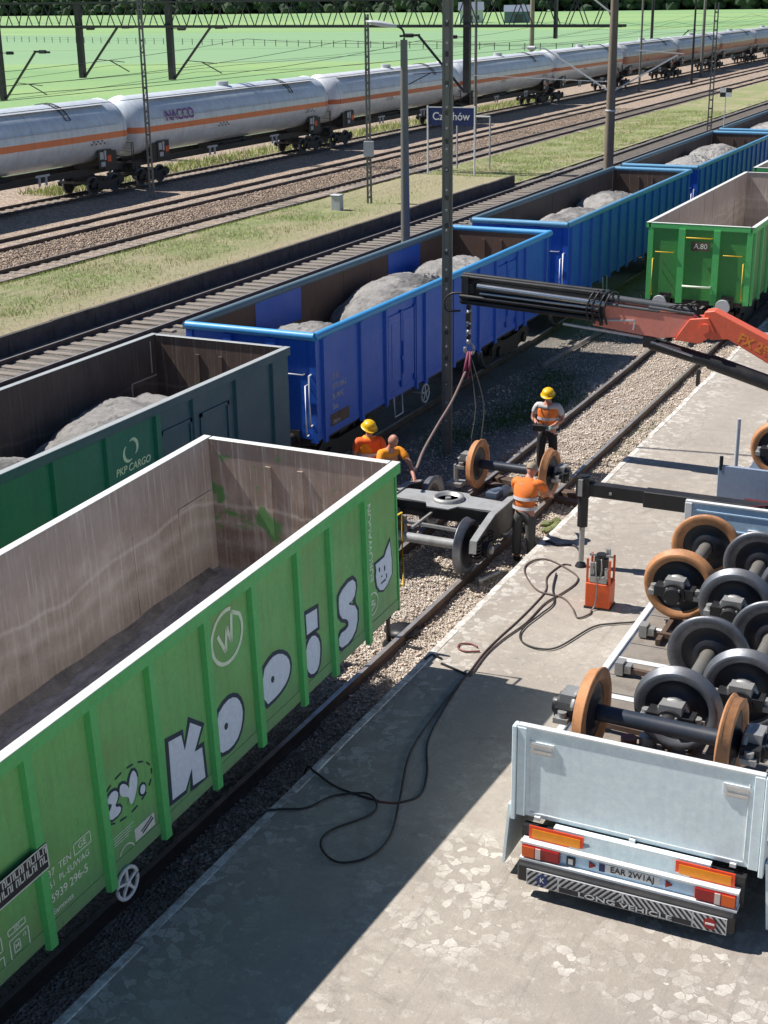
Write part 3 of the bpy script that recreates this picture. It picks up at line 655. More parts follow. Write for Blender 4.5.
        cp = MB(); cp.bar((0, s*h, 1.02), (0, s*(h+.35), .98), .09, .12); cp.cyl((-.14, s*(h+.3), 1.0), (.14, s*(h+.3), 1.0), .03, n=8)
        cp.tube(spline([(0, s*(h+.33), 1.0), (.03, s*(h+.42), .8), (-.02, s*(h+.40), .62), (.0, s*(h+.3), .55)], 5), .035, 6); cp.build('coupling', 'dark_steel', t)
        for xx in (-1.25, 1.25):
            hr = MB(); hr.tube([(xx, s*(h+.02), 1.15), (xx, s*(h+.12), 1.15), (xx, s*(h+.12), 2.15), (xx, s*(h+.02), 2.15)], .016, 6); hr.build('handrail', bars, t)
            hr = MB(); hr.tube([(xx*.95, s*(h+.01), 2.35), (xx*.95, s*(h+.09), 2.35), (xx*.55, s*(h+.09), 2.35), (xx*.55, s*(h+.01), 2.35)], .014, 6); hr.build('handrail', bars, t)
    o = MB(); o.bb(-w+.05, w-.05, -h+.06, h-.06, 1.14, 1.2); o.build('floor', floor, t)
    o = MB()
    for xx in (-.75, .75): o.bb(xx-.08, xx+.08, -h+.05, h-.05, .86, 1.13)
    for xx in (-1.36, 1.36): o.bb(xx-.03, xx+.03, -h+.1, h-.1, .98, 1.13)
    k = -h+.1
    while k < h: o.bb(-1.33, 1.33, k-.05, k+.05, .92, 1.13); k += (2*h-.2)/12
    o.cyl((-.3, -1.2, .75), (-.3, .2, .75), .17, n=12); o.cyl((.3, .6, .72), (.3, 1.4, .72), .14, n=12); o.bb(-.1, .1, -3, 3, .68, .74)
    o.build('underframe', 'dark_steel', t)
    for q in p.get('steps', ()):
        st = MB(); st.tube([(w+.02, q-.2, 1.05), (w+.04, q-.2, .62), (w+.04, q+.2, .62), (w+.02, q+.2, 1.05)], .018, 6); st.build('step', bars, t)
    if bogies[0]: make_bogie_simple(t, -h+1.95, p.get('bz', 0), p.get('far'))
    if bogies[1]: make_bogie_simple(t, h-1.95, p.get('bz', 0), p.get('far'))
    return t
def handwheel(t, x, y, z, r, mat='white_bar'):
    mb = MB(); mb.tube([(x, y+r*math.cos(a), z+r*math.sin(a)) for a in [i*2*math.pi/28 for i in range(28)]], .021, 6, closed=True)
    for k in range(5): a = R(72*k+18); mb.bar((x, y, z), (x, y+r*math.cos(a), z+r*math.sin(a)), .02, .03)
    mb.cyl((x-.06, y, z), (x+.02, y, z), .035, n=10); mb.cyl((x-.3, y, z), (x-.06, y, z), .02, n=8, mi=0); return mb.build('handwheel', mat, t)

# the near green wagon: its near-bogie end is held up, so the body sits on a slope
Ln = 13.0; hn = Ln/2
nr = [(-.95, .12), (-1.87, .13), (-2.66, .13), (-3.65, .14), (-4.59, .14), (-5.57, .14), (-6.50, .14), (-7.42, .14), (-8.38, .14), (-9.3, .14), (-10.25, .14), (-11.2, .14), (-12.1, .14)]
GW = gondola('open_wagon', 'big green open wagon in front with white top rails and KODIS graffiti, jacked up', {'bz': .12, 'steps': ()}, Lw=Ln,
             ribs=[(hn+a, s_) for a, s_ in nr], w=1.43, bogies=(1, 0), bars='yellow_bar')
aa, bb_ = .0419, -.0103
Rn = Matrix.Rotation(bb_, 3, 'Z') @ Matrix.Rotation(aa, 3, 'X')
mb = MB(); k = -hn+.1
while k < hn-.3:
    hh_ = .05+.06*(.5+noise.noise(Vector((k*1.3, 2, 1)))); ww = .10+.10*(.5+noise.noise(Vector((k*2.1, 7, 1)))); h2 = .05+.06*(.5+noise.noise(Vector(((k+.15)*1.3, 2, 1)))); w2 = .10+.10*(.5+noise.noise(Vector(((k+.15)*2.1, 7, 1))))
    mb.add([(-1.388, k, 1.2+hh_), (-1.388+ww, k, 1.203), (-1.388+w2, k+.15, 1.203), (-1.388, k+.15, 1.2+h2)], [(0, 1, 2, 3)]); k += .15
mb.build('residue', 'sand_load', GW)
GW.location = Vector((.1, 15.64, 3.375))-Rn @ Vector((0, hn, RIM)); GW.rotation_euler = Rn.to_euler()
PX = 1.4315
def P_(y, z): return (y+hn, z+RIM)
fn_side = lambda off: (lambda a, b_, t: (PX+off+t, a, b_))
def graf(name, pts, hole=None, smooth=1, outl=.05, hole_r=.035, parent=GW, fill='graffiti_fill', x=0):
    pts = [P_(*q) for q in pts]; pts = smooth_poly(pts, smooth)
    mb = MB(); poly_mesh(mb, offset_poly(pts, outl), fn_side(x+.001), .003, 1); poly_mesh(mb, pts, fn_side(x+.005), .003, 0)
    if hole:
        c = P_(*hole); poly_mesh(mb, [(c[0]+hole_r*math.cos(i*.5236), c[1]+hole_r*1.2*math.sin(i*.5236)) for i in range(12)], fn_side(x+.009), .002, 1)
    return mb.build(name, [fill, 'graffiti_line'], parent)
graf('graffiti_letter', [(-5.365, -1.176), (-5.14, -1.22), (-5.107, -1.428), (-4.968, -1.168), (-4.78, -1.321), (-4.94, -1.534), (-4.80, -1.557), (-4.79, -1.933), (-5.02, -1.899), (-5.013, -1.686), (-5.158, -1.87), (-5.392, -1.851)], smooth=0)
graf('graffiti_letter', [(-4.49, -1.36), (-4.278, -1.272), (-4.102, -1.31), (-4.0, -1.441), (-3.976, -1.61), (-4.077, -1.808), (-4.253, -1.878), (-4.49, -1.824), (-4.496, -1.684)], (-4.327, -1.563))
graf('graffiti_letter', [(-3.53, -1.31), (-3.31, -1.223), (-3.114, -1.262), (-2.946, -1.402), (-2.913, -1.564), (-3.01, -1.69), (-3.223, -1.754), (-3.53, -1.756)], (-3.324, -1.5))
graf('graffiti_letter', [(-2.497, -1.066), (-2.229, -1.101), (-2.232, -1.347), (-2.494, -1.33)], smooth=0)
graf('graffiti_letter', [(-2.337, -1.393), (-2.206, -1.527), (-2.203, -1.709), (-2.266, -1.889), (-2.422, -1.909), (-2.539, -1.782), (-2.552, -1.567), (-2.482, -1.424)])
graf('graffiti_letter', [(-1.66, -1.161), (-1.331, -1.091), (-1.20, -1.22), (-1.286, -1.402), (-1.475, -1.391), (-1.204, -1.528), (-1.225, -1.798), (-1.428, -1.931), (-1.72, -1.90), (-1.72, -1.70), (-1.465, -1.715), (-1.454, -1.606), (-1.66, -1.494), (-1.69, -1.295)])
graf('graffiti_letter', [(-6.397, -1.219), (-6.307, -1.185), (-6.23, -1.231), (-6.24, -1.305), (-6.309, -1.37), (-6.205, -1.418), (-6.238, -1.484), (-6.395, -1.475), (-6.41, -1.389), (-6.327, -1.31), (-6.391, -1.29)], outl=.028)
graf('graffiti_letter', [(-6.211, -1.238), (-6.173, -1.188), (-6.095, -1.235), (-6.061, -1.319), (-6.032, -1.192), (-5.964, -1.145), (-5.917, -1.235), (-5.932, -1.349), (-6.021, -1.50), (-6.076, -1.472), (-6.079, -1.386), (-6.193, -1.325)], outl=.028)
graf('graffiti_letter', [(-5.853+.045*math.cos(i), -1.44+.055*math.sin(i)) for i in [k*.7854 for k in range(8)]], outl=.022)
graf('graffiti_face', [(-.23, -1.03), (-.335, -1.114), (-.401, -1.184), (-.66, -1.186), (-.641, -1.281), (-.662, -1.349), (-.636, -1.501), (-.562, -1.592), (-.455, -1.633), (-.33, -1.60), (-.20, -1.503), (-.19, -1.321)], outl=.03, smooth=0)
mb = MB()
for (y, z, dy, dz) in [(-.56, -1.30, .03, .06), (-.41, -1.34, .03, .07), (-.50, -1.42, .03, .02), (-.46, -1.51, .14, .022), (-.36, -1.47, .02, .06)]:
    a, c = P_(y, z); mb.bb(PX+.010, PX+.0125, a-dy/2, a+dy/2, c-dz/2, c+dz/2)
mb.build('graffiti_mark', 'graffiti_line', GW)
mb = MB()
for k in range(14):   # loose dashes sprayed round the small tag
    a = k/14*6.28; y, z = P_(-6.1+.42*math.cos(a), -1.33+.25*math.sin(a)); mb.bar((PX+.004, y-.05*math.sin(a), z+.03*math.cos(a)), (PX+.004, y+.05*math.sin(a), z-.03*math.cos(a)), .004, .016)
mb.build('graffiti_mark', 'graffiti_line', GW)
def ring_logo(t, y, z, r, mat, x=PX, w=.045, nm='logo', rot=0):
    mb = MB(); n = 40; o = []; i_ = []
    for k in range(n-3):
        a = R(70)+k/n*2*math.pi+rot; o.append((y+r*math.cos(a), z+r*math.sin(a))); i_.append((y+(r-w)*math.cos(a), z+(r-w)*math.sin(a)))
    for k in range(len(o)-1): mb.add([(x+.003, *o[k]), (x+.003, *o[k+1]), (x+.003, *i_[k+1]), (x+.003, *i_[k])], [(3, 2, 1, 0)])
    def st(a, b_):
        a = Vector((a[0]*math.cos(rot)-a[1]*math.sin(rot), a[0]*math.sin(rot)+a[1]*math.cos(rot))); b_ = Vector((b_[0]*math.cos(rot)-b_[1]*math.sin(rot), b_[0]*math.sin(rot)+b_[1]*math.cos(rot)))
        mb.bar((x+.002, y+a[0]*r, z+a[1]*r), (x+.002, y+b_[0]*r, z+b_[1]*r), .003, w)
    st((-.55, .25), (-.15, -.5)); st((-.15, -.5), (.0, .35)); st((.0, .35), (.22, -.3)); st((.22, -.3), (.35, .75)); st((.35, .75), (.75, .5))
    return mb.build(nm, mat, t)
y, z = P_(-4.156, -.556); ring_logo(GW, y, z, .325, 'mark_pale')
y, z = P_(-.77, -1.70); ring_logo(GW, y, z, .16, 'mark_pale', w=.02, rot=R(90))
y, z = P_(-.78, -.84); text('EUROWAGON', .155, 'mark_pale', GW, (PX+.003, y, z), roll=R(90), sx=1.05, bold=.003)
def gt(s_, y, z, size, sx=1, mat='mark_pale', align='LEFT'): y, z = P_(y, z); return text(s_, size, mat, GW, (PX+.003, y, z), sx=sx, align=align, bold=.001)
gt('37  TEN', -7.33, -1.47, .105, .95); gt('51  PL-EUWAG', -7.33, -1.59, .095, .95); gt('5939 296-5', -7.33, -1.735, .125, .95); gt('Eamnoss', -7.33, -1.88, .085); gt('Ladelänge', -7.33, -2.0, .05)
def frame_marks(rects, name='marking'):
    mb = MB(); e = .012
    for y0, y1, z0, z1 in rects:
        (a, c), (b_, d) = P_(y0, z0), P_(y1, z1)
        for q in ((a, b_, c, c+e), (a, b_, d-e, d), (a, a+e, c, d), (b_-e, b_, c, d)): mb.bb(PX+.001, PX+.004, *q)
    return mb.build(name, 'mark_pale', GW)
frame_marks([(-6.95, -6.69, -1.51, -1.38), (-7.92, -7.66, -1.98, -1.76), (-7.87, -7.78, -1.93, -1.81), (-7.92, -7.68, -1.72, -1.65), (-8.3, -8.0, -1.8, -1.65), (-8.3, -8.0, -2.0, -1.85)])
gt('GE', -6.82, -1.445, .10, align='CENTER'); gt('RIV', -7.80, -1.685, .05, align='CENTER'); gt('M', -7.825, -1.87, .07, align='CENTER'); gt('12', -7.72, -1.82, .05, align='CENTER')
mb = MB()
for k in range(4): a, c = P_(-6.38, -1.70-.03*k); mb.bb(PX+.001, PX+.004, a, a+.33-.03*k, c, c+.008)
for k in range(6): a = R(150-24*k); a2 = R(150-24*(k+1)); c0 = P_(-6.2, -2.0); mb.bar((PX+.003, c0[0]+.13*math.cos(a), c0[1]+.13*math.sin(a)), (PX+.003, c0[0]+.13*math.cos(a2), c0[1]+.13*math.sin(a2)), .003, .012)
mb.build('marking', 'mark_pale', GW)
mb = MB(); (a, c), (b_, d) = P_(-6.05, -1.935), P_(-5.72, -1.79); mb.bb(PX, PX+.006, a, b_, c, d); pl = mb.build('label_plate', 'mark_white', GW)
mb = MB(); mb.bar((PX+.008, a+.12, c+.03), (PX+.008, b_-.02, d-.05), .002, .02); mb.bar((PX+.008, a+.10, c+.06), (PX+.008, b_-.04, d-.02), .002, .015); mb.build('marking', 'graffiti_line', pl)
mb = MB(); (a, c), (b_, d) = P_(-8.2, -1.335), P_(-7.35, -1.075); mb.bb(1.488, 1.496, a, b_, c, d, 0); e = .014
for q in ((a, b_, c, c+e), (a, b_, d-e, d), (b_-e, b_, c, d)): mb.bb(1.497, 1.499, *q, 1)
for k in range(15):
    for r_ in (0, 1):
        y0 = a+.03+k*.054; zt = c+.075+r_*.09; mb.bb(1.497, 1.499, y0, y0+.012, zt, zt+.075, 1)
        if (k*7+r_*3) % 3: mb.bb(1.497, 1.499, y0, y0+.045, zt+.06*((k+r_) % 2), zt+.06*((k+r_) % 2)+.014, 1)
        if (k+r_) % 2: mb.bb(1.497, 1.499, y0+.033, y0+.045, zt, zt+.075, 1)
mb.build('graffiti_panel', ['black_plate', 'mark_white'], GW)
y, z = P_(-6.28, -2.26); handwheel(GW, 1.46, y, z, .165)
# jack post beyond the raised end, dark disc added as a shadow
mb = MB(); mb.cyl((.60, 17.3, -.14), (.60, 17.3, .50), .035, n=10); mb.cyl((.60, 17.3, .3), (.60, 17.3, .50), .055, n=10); mb.cyl((.60, 17.3, -.15), (.60, 17.3, -.08), .10, .07, n=14); tag(mb.build('wagon_jack', 'black_steel'), 'thin dark jack post standing between the rails just past the raised wagon corner', 'jack')
mb = MB(); mb.lathe([(0, .001), (0, .26), (.03, .28), (.03, .001)], (.62, 17.75, -.11), 'Z', 24); tag(mb.build('shadow_disc', 'black_steel'), 'flat round dark disc added as a shadow on the ballast beside the thin jack post', 'shadow disc')
mb = MB(); mb.cyl((-1.25, 15.2, -.15), (-1.25, 15.2, 1.15), .12, n=12); mb.cyl((-1.25, 15.2, -.16), (-1.25, 15.2, -.08), .2, n=14); tag(mb.build('wagon_jack', 'black_steel'), 'thick dark jack hidden behind the raised end of the near green wagon', 'jack')
mb = MB(); mb.tube([(1.33, hn, 1.25), (1.36, hn+.30, 1.25), (1.36, hn+.30, 2.30), (1.33, hn, 2.30)], .02, 6); mb.build('handrail', 'yellow_bar', GW)
mb = MB(); mb.bb(1.05, 1.30, hn+.06, hn+.22, 1.0, 2.2); mb.build('end_ladder_plate', 'black_steel', GW)

# second row: teal/slate wagon then blue wagons
def even_ribs(L_, n, w_=.14): return [(-L_/2+.3+(L_-.6)*i/(n-1), w_) for i in range(n)]
WB = -4.86
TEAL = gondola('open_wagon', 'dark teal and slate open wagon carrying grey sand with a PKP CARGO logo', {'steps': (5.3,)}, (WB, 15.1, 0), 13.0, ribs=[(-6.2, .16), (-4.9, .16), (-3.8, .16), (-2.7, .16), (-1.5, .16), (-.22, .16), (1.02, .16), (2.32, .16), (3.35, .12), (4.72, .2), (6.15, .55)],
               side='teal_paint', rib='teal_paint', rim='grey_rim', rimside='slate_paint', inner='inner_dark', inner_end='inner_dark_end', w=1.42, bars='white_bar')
for ch in TEAL.children:
    if ch.name.startswith('rib') and ch.data.vertices[0].co.y > 2.6: ch.data.materials[0] = M['slate_paint']
    if ch.name.startswith('end_wall'): ch.data.materials[0] = M['slate_paint']; ch.data.materials[2] = M['slate_paint']
# newer slate repaint on the far panels of that wagon
for a_, b_ in ((2.42, 3.28), (3.42, 4.6), (4.84, 5.85)):
    mb = MB(); mb.bb(1.4202, 1.4252, a_, b_, 1.15, 3.01); mb.build('repainted_panel', 'slate_paint', TEAL)
for a_ in (2.40, 3.55):
    mb = MB()
    for q in ((a_, a_+.9, 1.5, 1.56), (a_, a_+.9, 2.6, 2.66), (a_, a_+.06, 1.5, 2.66), (a_+.84, a_+.9, 1.5, 2.66)): mb.bb(1.426, 1.45, *q)
    mb.build('door_frame', 'slate_paint', TEAL)
for s_ in (0, math.pi):
    mb = MB()
    pts = [( .13*math.cos(s_+a)+ .05*math.cos(s_), .13*math.sin(s_+a)*1.0+.03*math.sin(s_+1.3)) for a in [R(-60+15*k) for k in range(13)]]
    for k in range(12):
        wd = .05*math.sin(math.pi*(k+.5)/12)+.01; y0, z0 = pts[k]; y1, z1 = pts[k+1]; mb.bar((1.4235, 1.62+y0, 2.60+z0), (1.4235, 1.62+y1, 2.60+z1), .004, wd)
    mb.build('logo', 'mark_pale', TEAL)
text('PKP CARGO', .165, 'mark_pale', TEAL, (1.4235, 1.66, 2.33), sx=1.0, shear=.2, bold=.002)
BG = 'blue loaded wagons of the second row'
def blue(loc, Ln_, label, doors, side, inner, rim='blue_rim', ribmat=None, far=False, n=12):
    rb = even_ribs(Ln_, n, .16)
    if doors: rb = [r_ for r_ in rb if all(abs(r_[0]-d) > .75 for d in doors)]+[(d+q, .12) for d in doors for q in (-.76, .76)]
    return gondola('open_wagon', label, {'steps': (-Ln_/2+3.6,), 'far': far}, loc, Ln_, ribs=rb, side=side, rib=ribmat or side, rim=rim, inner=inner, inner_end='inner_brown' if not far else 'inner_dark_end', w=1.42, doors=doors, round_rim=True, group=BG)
B1 = blue((WB, 29.33, 0), 13.3, 'bright blue open wagon nearest the workers with three sand heaps and double doors', (-2.85, 3.4), 'blue_paint', 'inner_brown', n=9)
handwheel(B1, 1.50, -1.75, .78, .2, 'hatch_grey')
for a_, b_ in ((-4.1, -2.1), (2.45, 4.4)):
    mb = MB(); mb.bb(-1.379, -1.372, a_, b_, 2.30, 3.05); mb.build('repainted_panel', 'blue_paint', B1)
for k, s_ in enumerate(('31 51', '5375 084-2', 'PL-PKPC', 'Eaos')): text(s_, .16, 'hatch_grey', B1, (1.425, -6.0, 2.15-.2*k), sx=.8, align='LEFT')
for k, s_ in enumerate(('24,0 m', '37,5 m³')): text(s_, .11, 'hatch_grey', B1, (1.425, -6.0, 1.25-.14*k), align='LEFT')
mb = MB(); mb.bb(1.4205, 1.4235, -6.1, -5.3, 1.15, 1.42); mb.build('rust_patch', 'rust_rail', B1)
for k in range(4): text('5375', .09, 'hatch_grey', B1, (.75, -6.70, 1.9-.16*k), face='Y', name='lettering')
for yy in (-6.66,):
    mb = MB(); mb.tube([(1.33, yy, 1.35), (1.33, yy-.1, 1.35), (1.33, yy-.1, 2.35), (1.33, yy, 2.35)], .022, 6); mb.build('handrail', 'white_bar', B1)
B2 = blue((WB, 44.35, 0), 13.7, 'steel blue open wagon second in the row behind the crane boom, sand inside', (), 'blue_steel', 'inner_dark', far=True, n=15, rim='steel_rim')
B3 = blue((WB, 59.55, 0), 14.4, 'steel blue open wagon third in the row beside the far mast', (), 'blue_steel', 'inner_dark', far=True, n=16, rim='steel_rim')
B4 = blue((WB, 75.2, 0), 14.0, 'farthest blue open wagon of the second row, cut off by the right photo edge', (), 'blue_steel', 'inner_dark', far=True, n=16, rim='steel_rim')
for Bx, hh in ((B2, 6.85), (B3, 7.2)):
    mb = MB(); mb.tube([(1.33, -hh, 1.2), (1.33, -hh-.1, 1.2), (1.33, -hh-.1, 2.3), (1.33, -hh, 2.3)], .022, 6); mb.build('handrail', 'white_bar', Bx)
# far green wagons on the near track
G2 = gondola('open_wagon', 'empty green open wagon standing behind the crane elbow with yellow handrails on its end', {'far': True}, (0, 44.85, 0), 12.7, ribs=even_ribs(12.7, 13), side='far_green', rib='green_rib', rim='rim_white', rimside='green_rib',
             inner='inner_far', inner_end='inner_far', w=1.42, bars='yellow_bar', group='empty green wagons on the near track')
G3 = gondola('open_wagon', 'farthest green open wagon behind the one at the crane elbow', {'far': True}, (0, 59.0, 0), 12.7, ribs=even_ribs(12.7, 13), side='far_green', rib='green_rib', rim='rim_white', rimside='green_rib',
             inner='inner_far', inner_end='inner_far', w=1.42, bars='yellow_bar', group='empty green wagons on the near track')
mb = MB(); mb.bb(-.22, .30, -6.352, -6.345, 2.42, 2.66); sg = mb.build('number_plate', 'rust_rail', G2); text('A.80', .2, 'mark_pale', sg, (.04, -6.354, 2.54), face='Y')
mb = MB(); mb.tube([(-.35, -6.35, 2.78), (-.35, -6.44, 2.78), (.35, -6.44, 2.78), (.35, -6.35, 2.78)], .018, 6); mb.build('handrail', 'yellow_bar', G2)
mb = MB(); mb.tube([(-.38, -6.35, 1.45), (-.38, -6.46, 1.45), (.38, -6.46, 1.45), (.38, -6.35, 1.45)], .03, 6); mb.build('handrail', 'mark_pale', G2)

# sand heaps
def heap(x, y, rx, ry, ztop, label, seed, tilt=0, flat=0):
    nx, ny = 56, 90; vs = []; fs = []; z0 = 1.21
    for j in range(ny+1):
        for i in range(nx+1):
            u, v_ = -1+2*i/nx, -1+2*j/ny; X = x+u*rx; Y = y+v_*ry
            d = math.sqrt(u*u*(.6)+v_*v_)+.0; d += .14*noise.noise(Vector((X*.8, Y*.8, seed)))
            h = max(0, 1-d)**.8 if d < 1 else 0; h = h/(h+.28)*1.28
            rg = .3+1.0*max(0, noise.noise(Vector((X*.8, Y*.6, seed+20)))*2); n_ = .04*noise.noise(Vector((X*2.2, Y*2.2, seed+4)))+rg*.045*noise.noise(Vector((X*6, Y*6, seed)))+rg*.045*noise.noise(Vector((X*12, Y*12, seed)))+.022*noise.noise(Vector((X*22, Y*22, seed)))
            cl = abs(noise.noise(Vector((X*.7+Y*.3, Y*.6, seed+9)))); crack = -.05*max(0, 1-cl*9)
            vs.append((X, Y, z0+(ztop-z0)*h+(n_+crack)*min(1, h*2.5)))
    for j in range(ny):
        for i in range(nx): a = j*(nx+1)+i; fs.append((a, a+1, a+nx+2, a+nx+1))
    mb = MB(); mb.add(vs, fs, 0, False); return tag(mb.build('sand_heap', 'sand_load'), label, 'sand heap', 'heaps of grey sand in the wagons')
heap(WB, 25.3, 1.25, 1.6, 2.72, 'smallest grey sand heap at the near end of the bright blue wagon', 1)
heap(WB, 29.7, 1.33, 2.7, 2.98, 'tall cracked sand heap in the middle of the bright blue wagon', 2)
heap(WB, 33.2, 1.33, 1.8, 2.85, 'sand heap behind the mast at the far end of the bright blue wagon', 3)
heap(WB, 18.8, 1.3, 2.4, 2.66, 'pale sand heap near the far end of the dark teal wagon', 4)
heap(WB, 15.0, 1.33, 1.9, 2.75, 'half shaded sand heap at the left edge in the dark teal wagon', 5)
heap(WB, 10.4, 1.33, 1.9, 2.7, 'sand heap at the near end of the dark teal wagon', 15)
heap(WB, 42.6, 1.3, 2.2, 2.85, 'larger sand heap in the second blue wagon', 6)
heap(WB, 46.8, 1.3, 1.9, 2.85, 'smaller sand heap behind the larger one in the second blue wagon', 7)
heap(WB, 57.0, 1.33, 2.6, 3.05, 'nearer sand heap in the third blue wagon', 8)
heap(WB, 61.8, 1.33, 2.2, 3.05, 'farther sand heap in the third blue wagon', 9)
heap(WB, 74.0, 1.33, 3.0, 3.1, 'sand heap in the farthest blue wagon', 10)

# ------------------------------------------------------------------ tanker train
def tanker():
    t = thing('tank_wagon', 'x', 'tank wagon', (-36.1, 0, 0), 0, 'pressure gas tank wagons of the train at the field')
    r, h, zc = 1.5, 10.1, 3.03; prof = []
    for k in range(9): a = k/8*math.pi/2; prof.append((-h-.75*math.cos(a)+.0, max(.001, r*math.sin(a))))
    prof += [(h+.75*math.sin(k/8*math.pi/2), max(.001, r*math.cos(k/8*math.pi/2))) for k in range(0, 9)]
    mb = MB(); mb.lathe(prof, (0, 0, zc), 'Y', 48); 
    for yy in (-h+.1, h-.1): mb.lathe([(-.03, r), (-.03, r+.025), (.03, r+.025), (.03, r)], (0, yy, zc), 'Y', 48)
    body = mb.build('tank', 'tank_grey', t)
    mb = MB(); mb.bb(.6, 1.0, -9.2, 9.2, zc+r*.86, zc+r*.87); mb.cyl((0, 0, zc+r-.05), (0, 0, zc+r+.22), .35, n=18); mb.bar((1.53, -9.5, zc+.35), (1.53, 9.5, zc+.35), .02, .035)
    mb.build('walkway', 'hatch_grey', t)
    mb = MB()
    for xx in (-.8, .8): mb.bb(xx-.09, xx+.09, -h-.7, h+.7, 1.05, 1.35)
    mb.bb(-1.3, 1.3, -h-.9, -h-.65, 1.0, 1.3); mb.bb(-1.3, 1.3, h+.65, h+.9, 1.0, 1.3)
    for yy in (-h+1.2, h-1.2):
        mb.bb(-1.25, 1.25, yy-.45, yy+.45, 1.2, 1.75)
        for xx in (-1.3, 1.3): mb.bb(xx-.03, xx+.03, yy-.5, yy+.5, 1.2, 2.1)
    for yy in (-1.2, 1.2): mb.cyl((-.6, yy, 1.25), (.6, yy, 1.25), .2, n=10)
    mb.bb(-.5, .5, -2.2, 2.2, 1.05, 1.5)
    mb.build('underframe', 'dark_steel', t)
    for s in (-1, 1):
        mb = MB()
        for xx in (-1.2, 1.2): mb.cyl((xx, s*(h+.8), 1.2), (xx, s*(h+.8), 2.35), .025, n=6)
        mb.cyl((-1.2, s*(h+.8), 2.35), (1.2, s*(h+.8), 2.35), .025, n=6); mb.cyl((-1.2, s*(h+.8), 1.9), (1.2, s*(h+.8), 1.9), .02, n=6); mb.build('end_railing', 'dark_steel', t)
        for xx in (-.875, .875):
            mb = MB(); mb.cyl((xx, s*(h+.85), 1.06), (xx, s*(h+1.2), 1.06), .1, n=8); mb.cyl((xx, s*(h+1.2), 1.06), (xx, s*(h+1.24), 1.06), .2, n=12); mb.build('buffer', 'dark_steel', t)
        mb = MB(); y0 = s*(h-1.7)
        mb.bb(1.32, 1.36, y0-.55, y0+.55, 1.3, 2.2, 0)
        mb.bb(1.361, 1.368, y0-.42, y0-.12, 1.75, 2.1, 1); mb.bb(1.361, 1.368, y0-.05, y0+.1, 1.7, 2.15, 1); mb.bb(1.361, 1.368, y0-.35, y0-.02, 1.4, 1.62, 1); mb.bb(1.361, 1.368, y0+.2, y0+.5, 1.6, 1.9, 2)
        mb.build('placard', ['dark_steel', 'hatch_grey', 'reflector_red'], t)
        make_bogie_simple(t, s*(h-1.2), 0, True)
    for q in (7.2, -3.0):
        mb = MB()
        for k in range(7): mb.bb(1.490, 1.498, q+k*.17, q+k*.17+.11, 2.50+.12*(k % 2), 2.57+.12*(k % 2))
        mb.build('marking', 'dark_steel', t)
    mb = MB()
    for k in range(10):
        a0, a1 = R(30+k*12), R(42+k*12)
        for yy in (5.6, 5.95): mb.bar((1.54*math.cos(a0), yy, zc+1.54*math.sin(a0)), (1.54*math.cos(a1), yy, zc+1.54*math.sin(a1)), .04, .04)
        mb.bar((1.54*math.cos(a0), 5.6, zc+1.54*math.sin(a0)), (1.54*math.cos(a0), 5.95, zc+1.54*math.sin(a0)), .03, .03)
    mb.build('roof_ladder', 'tube_grey', t)
    for q in (-3.5, 3.5):
        mb = MB(); mb.bb(1.28, 1.34, q-.5, q+.5, 1.4, 1.5); mb.cyl((1.3, q-.25, 1.0), (1.3, q-.25, 1.5), .06, n=8); mb.cyl((1.3, q+.25, 1.0), (1.3, q+.25, 1.5), .06, n=8); mb.build('valve_box', 'hatch_grey', t)
    return t, body
T0, TB = tanker()
LT = 21.95; Y0 = 61.4+LT/2
labs = ['tank wagon with a purple lettered panel on its side, second from the left', 'tank wagon cut off by the left photo edge with an orange stripe', 'third tank wagon from the left, behind the tall lamp post',
        'fourth tank wagon from the left, seen behind the blue station sign', 'fifth tank wagon from the left beside the thick pole', 'rust stained tank wagon just right of the thick pole', 'rust stained tank wagon behind the small square sign',
        'rust stained tank wagon near the right photo edge', 'last visible tank wagon far off at the right']
mats_t = ['tank_grey', 'tank_grey', 'tank_white', 'tank_white', 'tank_white', 'tank_rusty', 'tank_rusty', 'tank_rusty', 'tank_rusty']
for k, idx in enumerate([0, -1, 1, 2, 3, 4, 5, 6, 7]):
    o = T0 if k == 0 else dup(T0, loc=(-36.1, Y0+idx*LT, 0))
    if k == 0: o.location = (-36.1, Y0, 0)
    o['label'] = labs[k]
    if mats_t[k] != 'tank_grey':
        for ch in o.children:
            if ch.name.startswith('tank'): ch.data = ch.data.copy(); ch.data.materials[0] = M[mats_t[k]]
mb = MB(); yy = -7.4
vs = []
for k in range(5):
    a = R(6+k*5.5); vs += [(1.506*math.cos(a), -8.2, 3.03+1.506*math.sin(a)), (1.506*math.cos(a), -5.5, 3.03+1.506*math.sin(a))]
mb.add(vs, [(2*k, 2*k+1, 2*k+3, 2*k+2) for k in range(4)], 0); pn = mb.build('name_panel', 'mark_white', T0)
paint('purple', (.22, .06, .34), .5, dirt=.1)
tx = text('NACCO', .78, 'purple', pn, (1.52, -6.85, 3.42), sx=.95, bold=.01); tx.rotation_euler = (0, -R(15), 0)
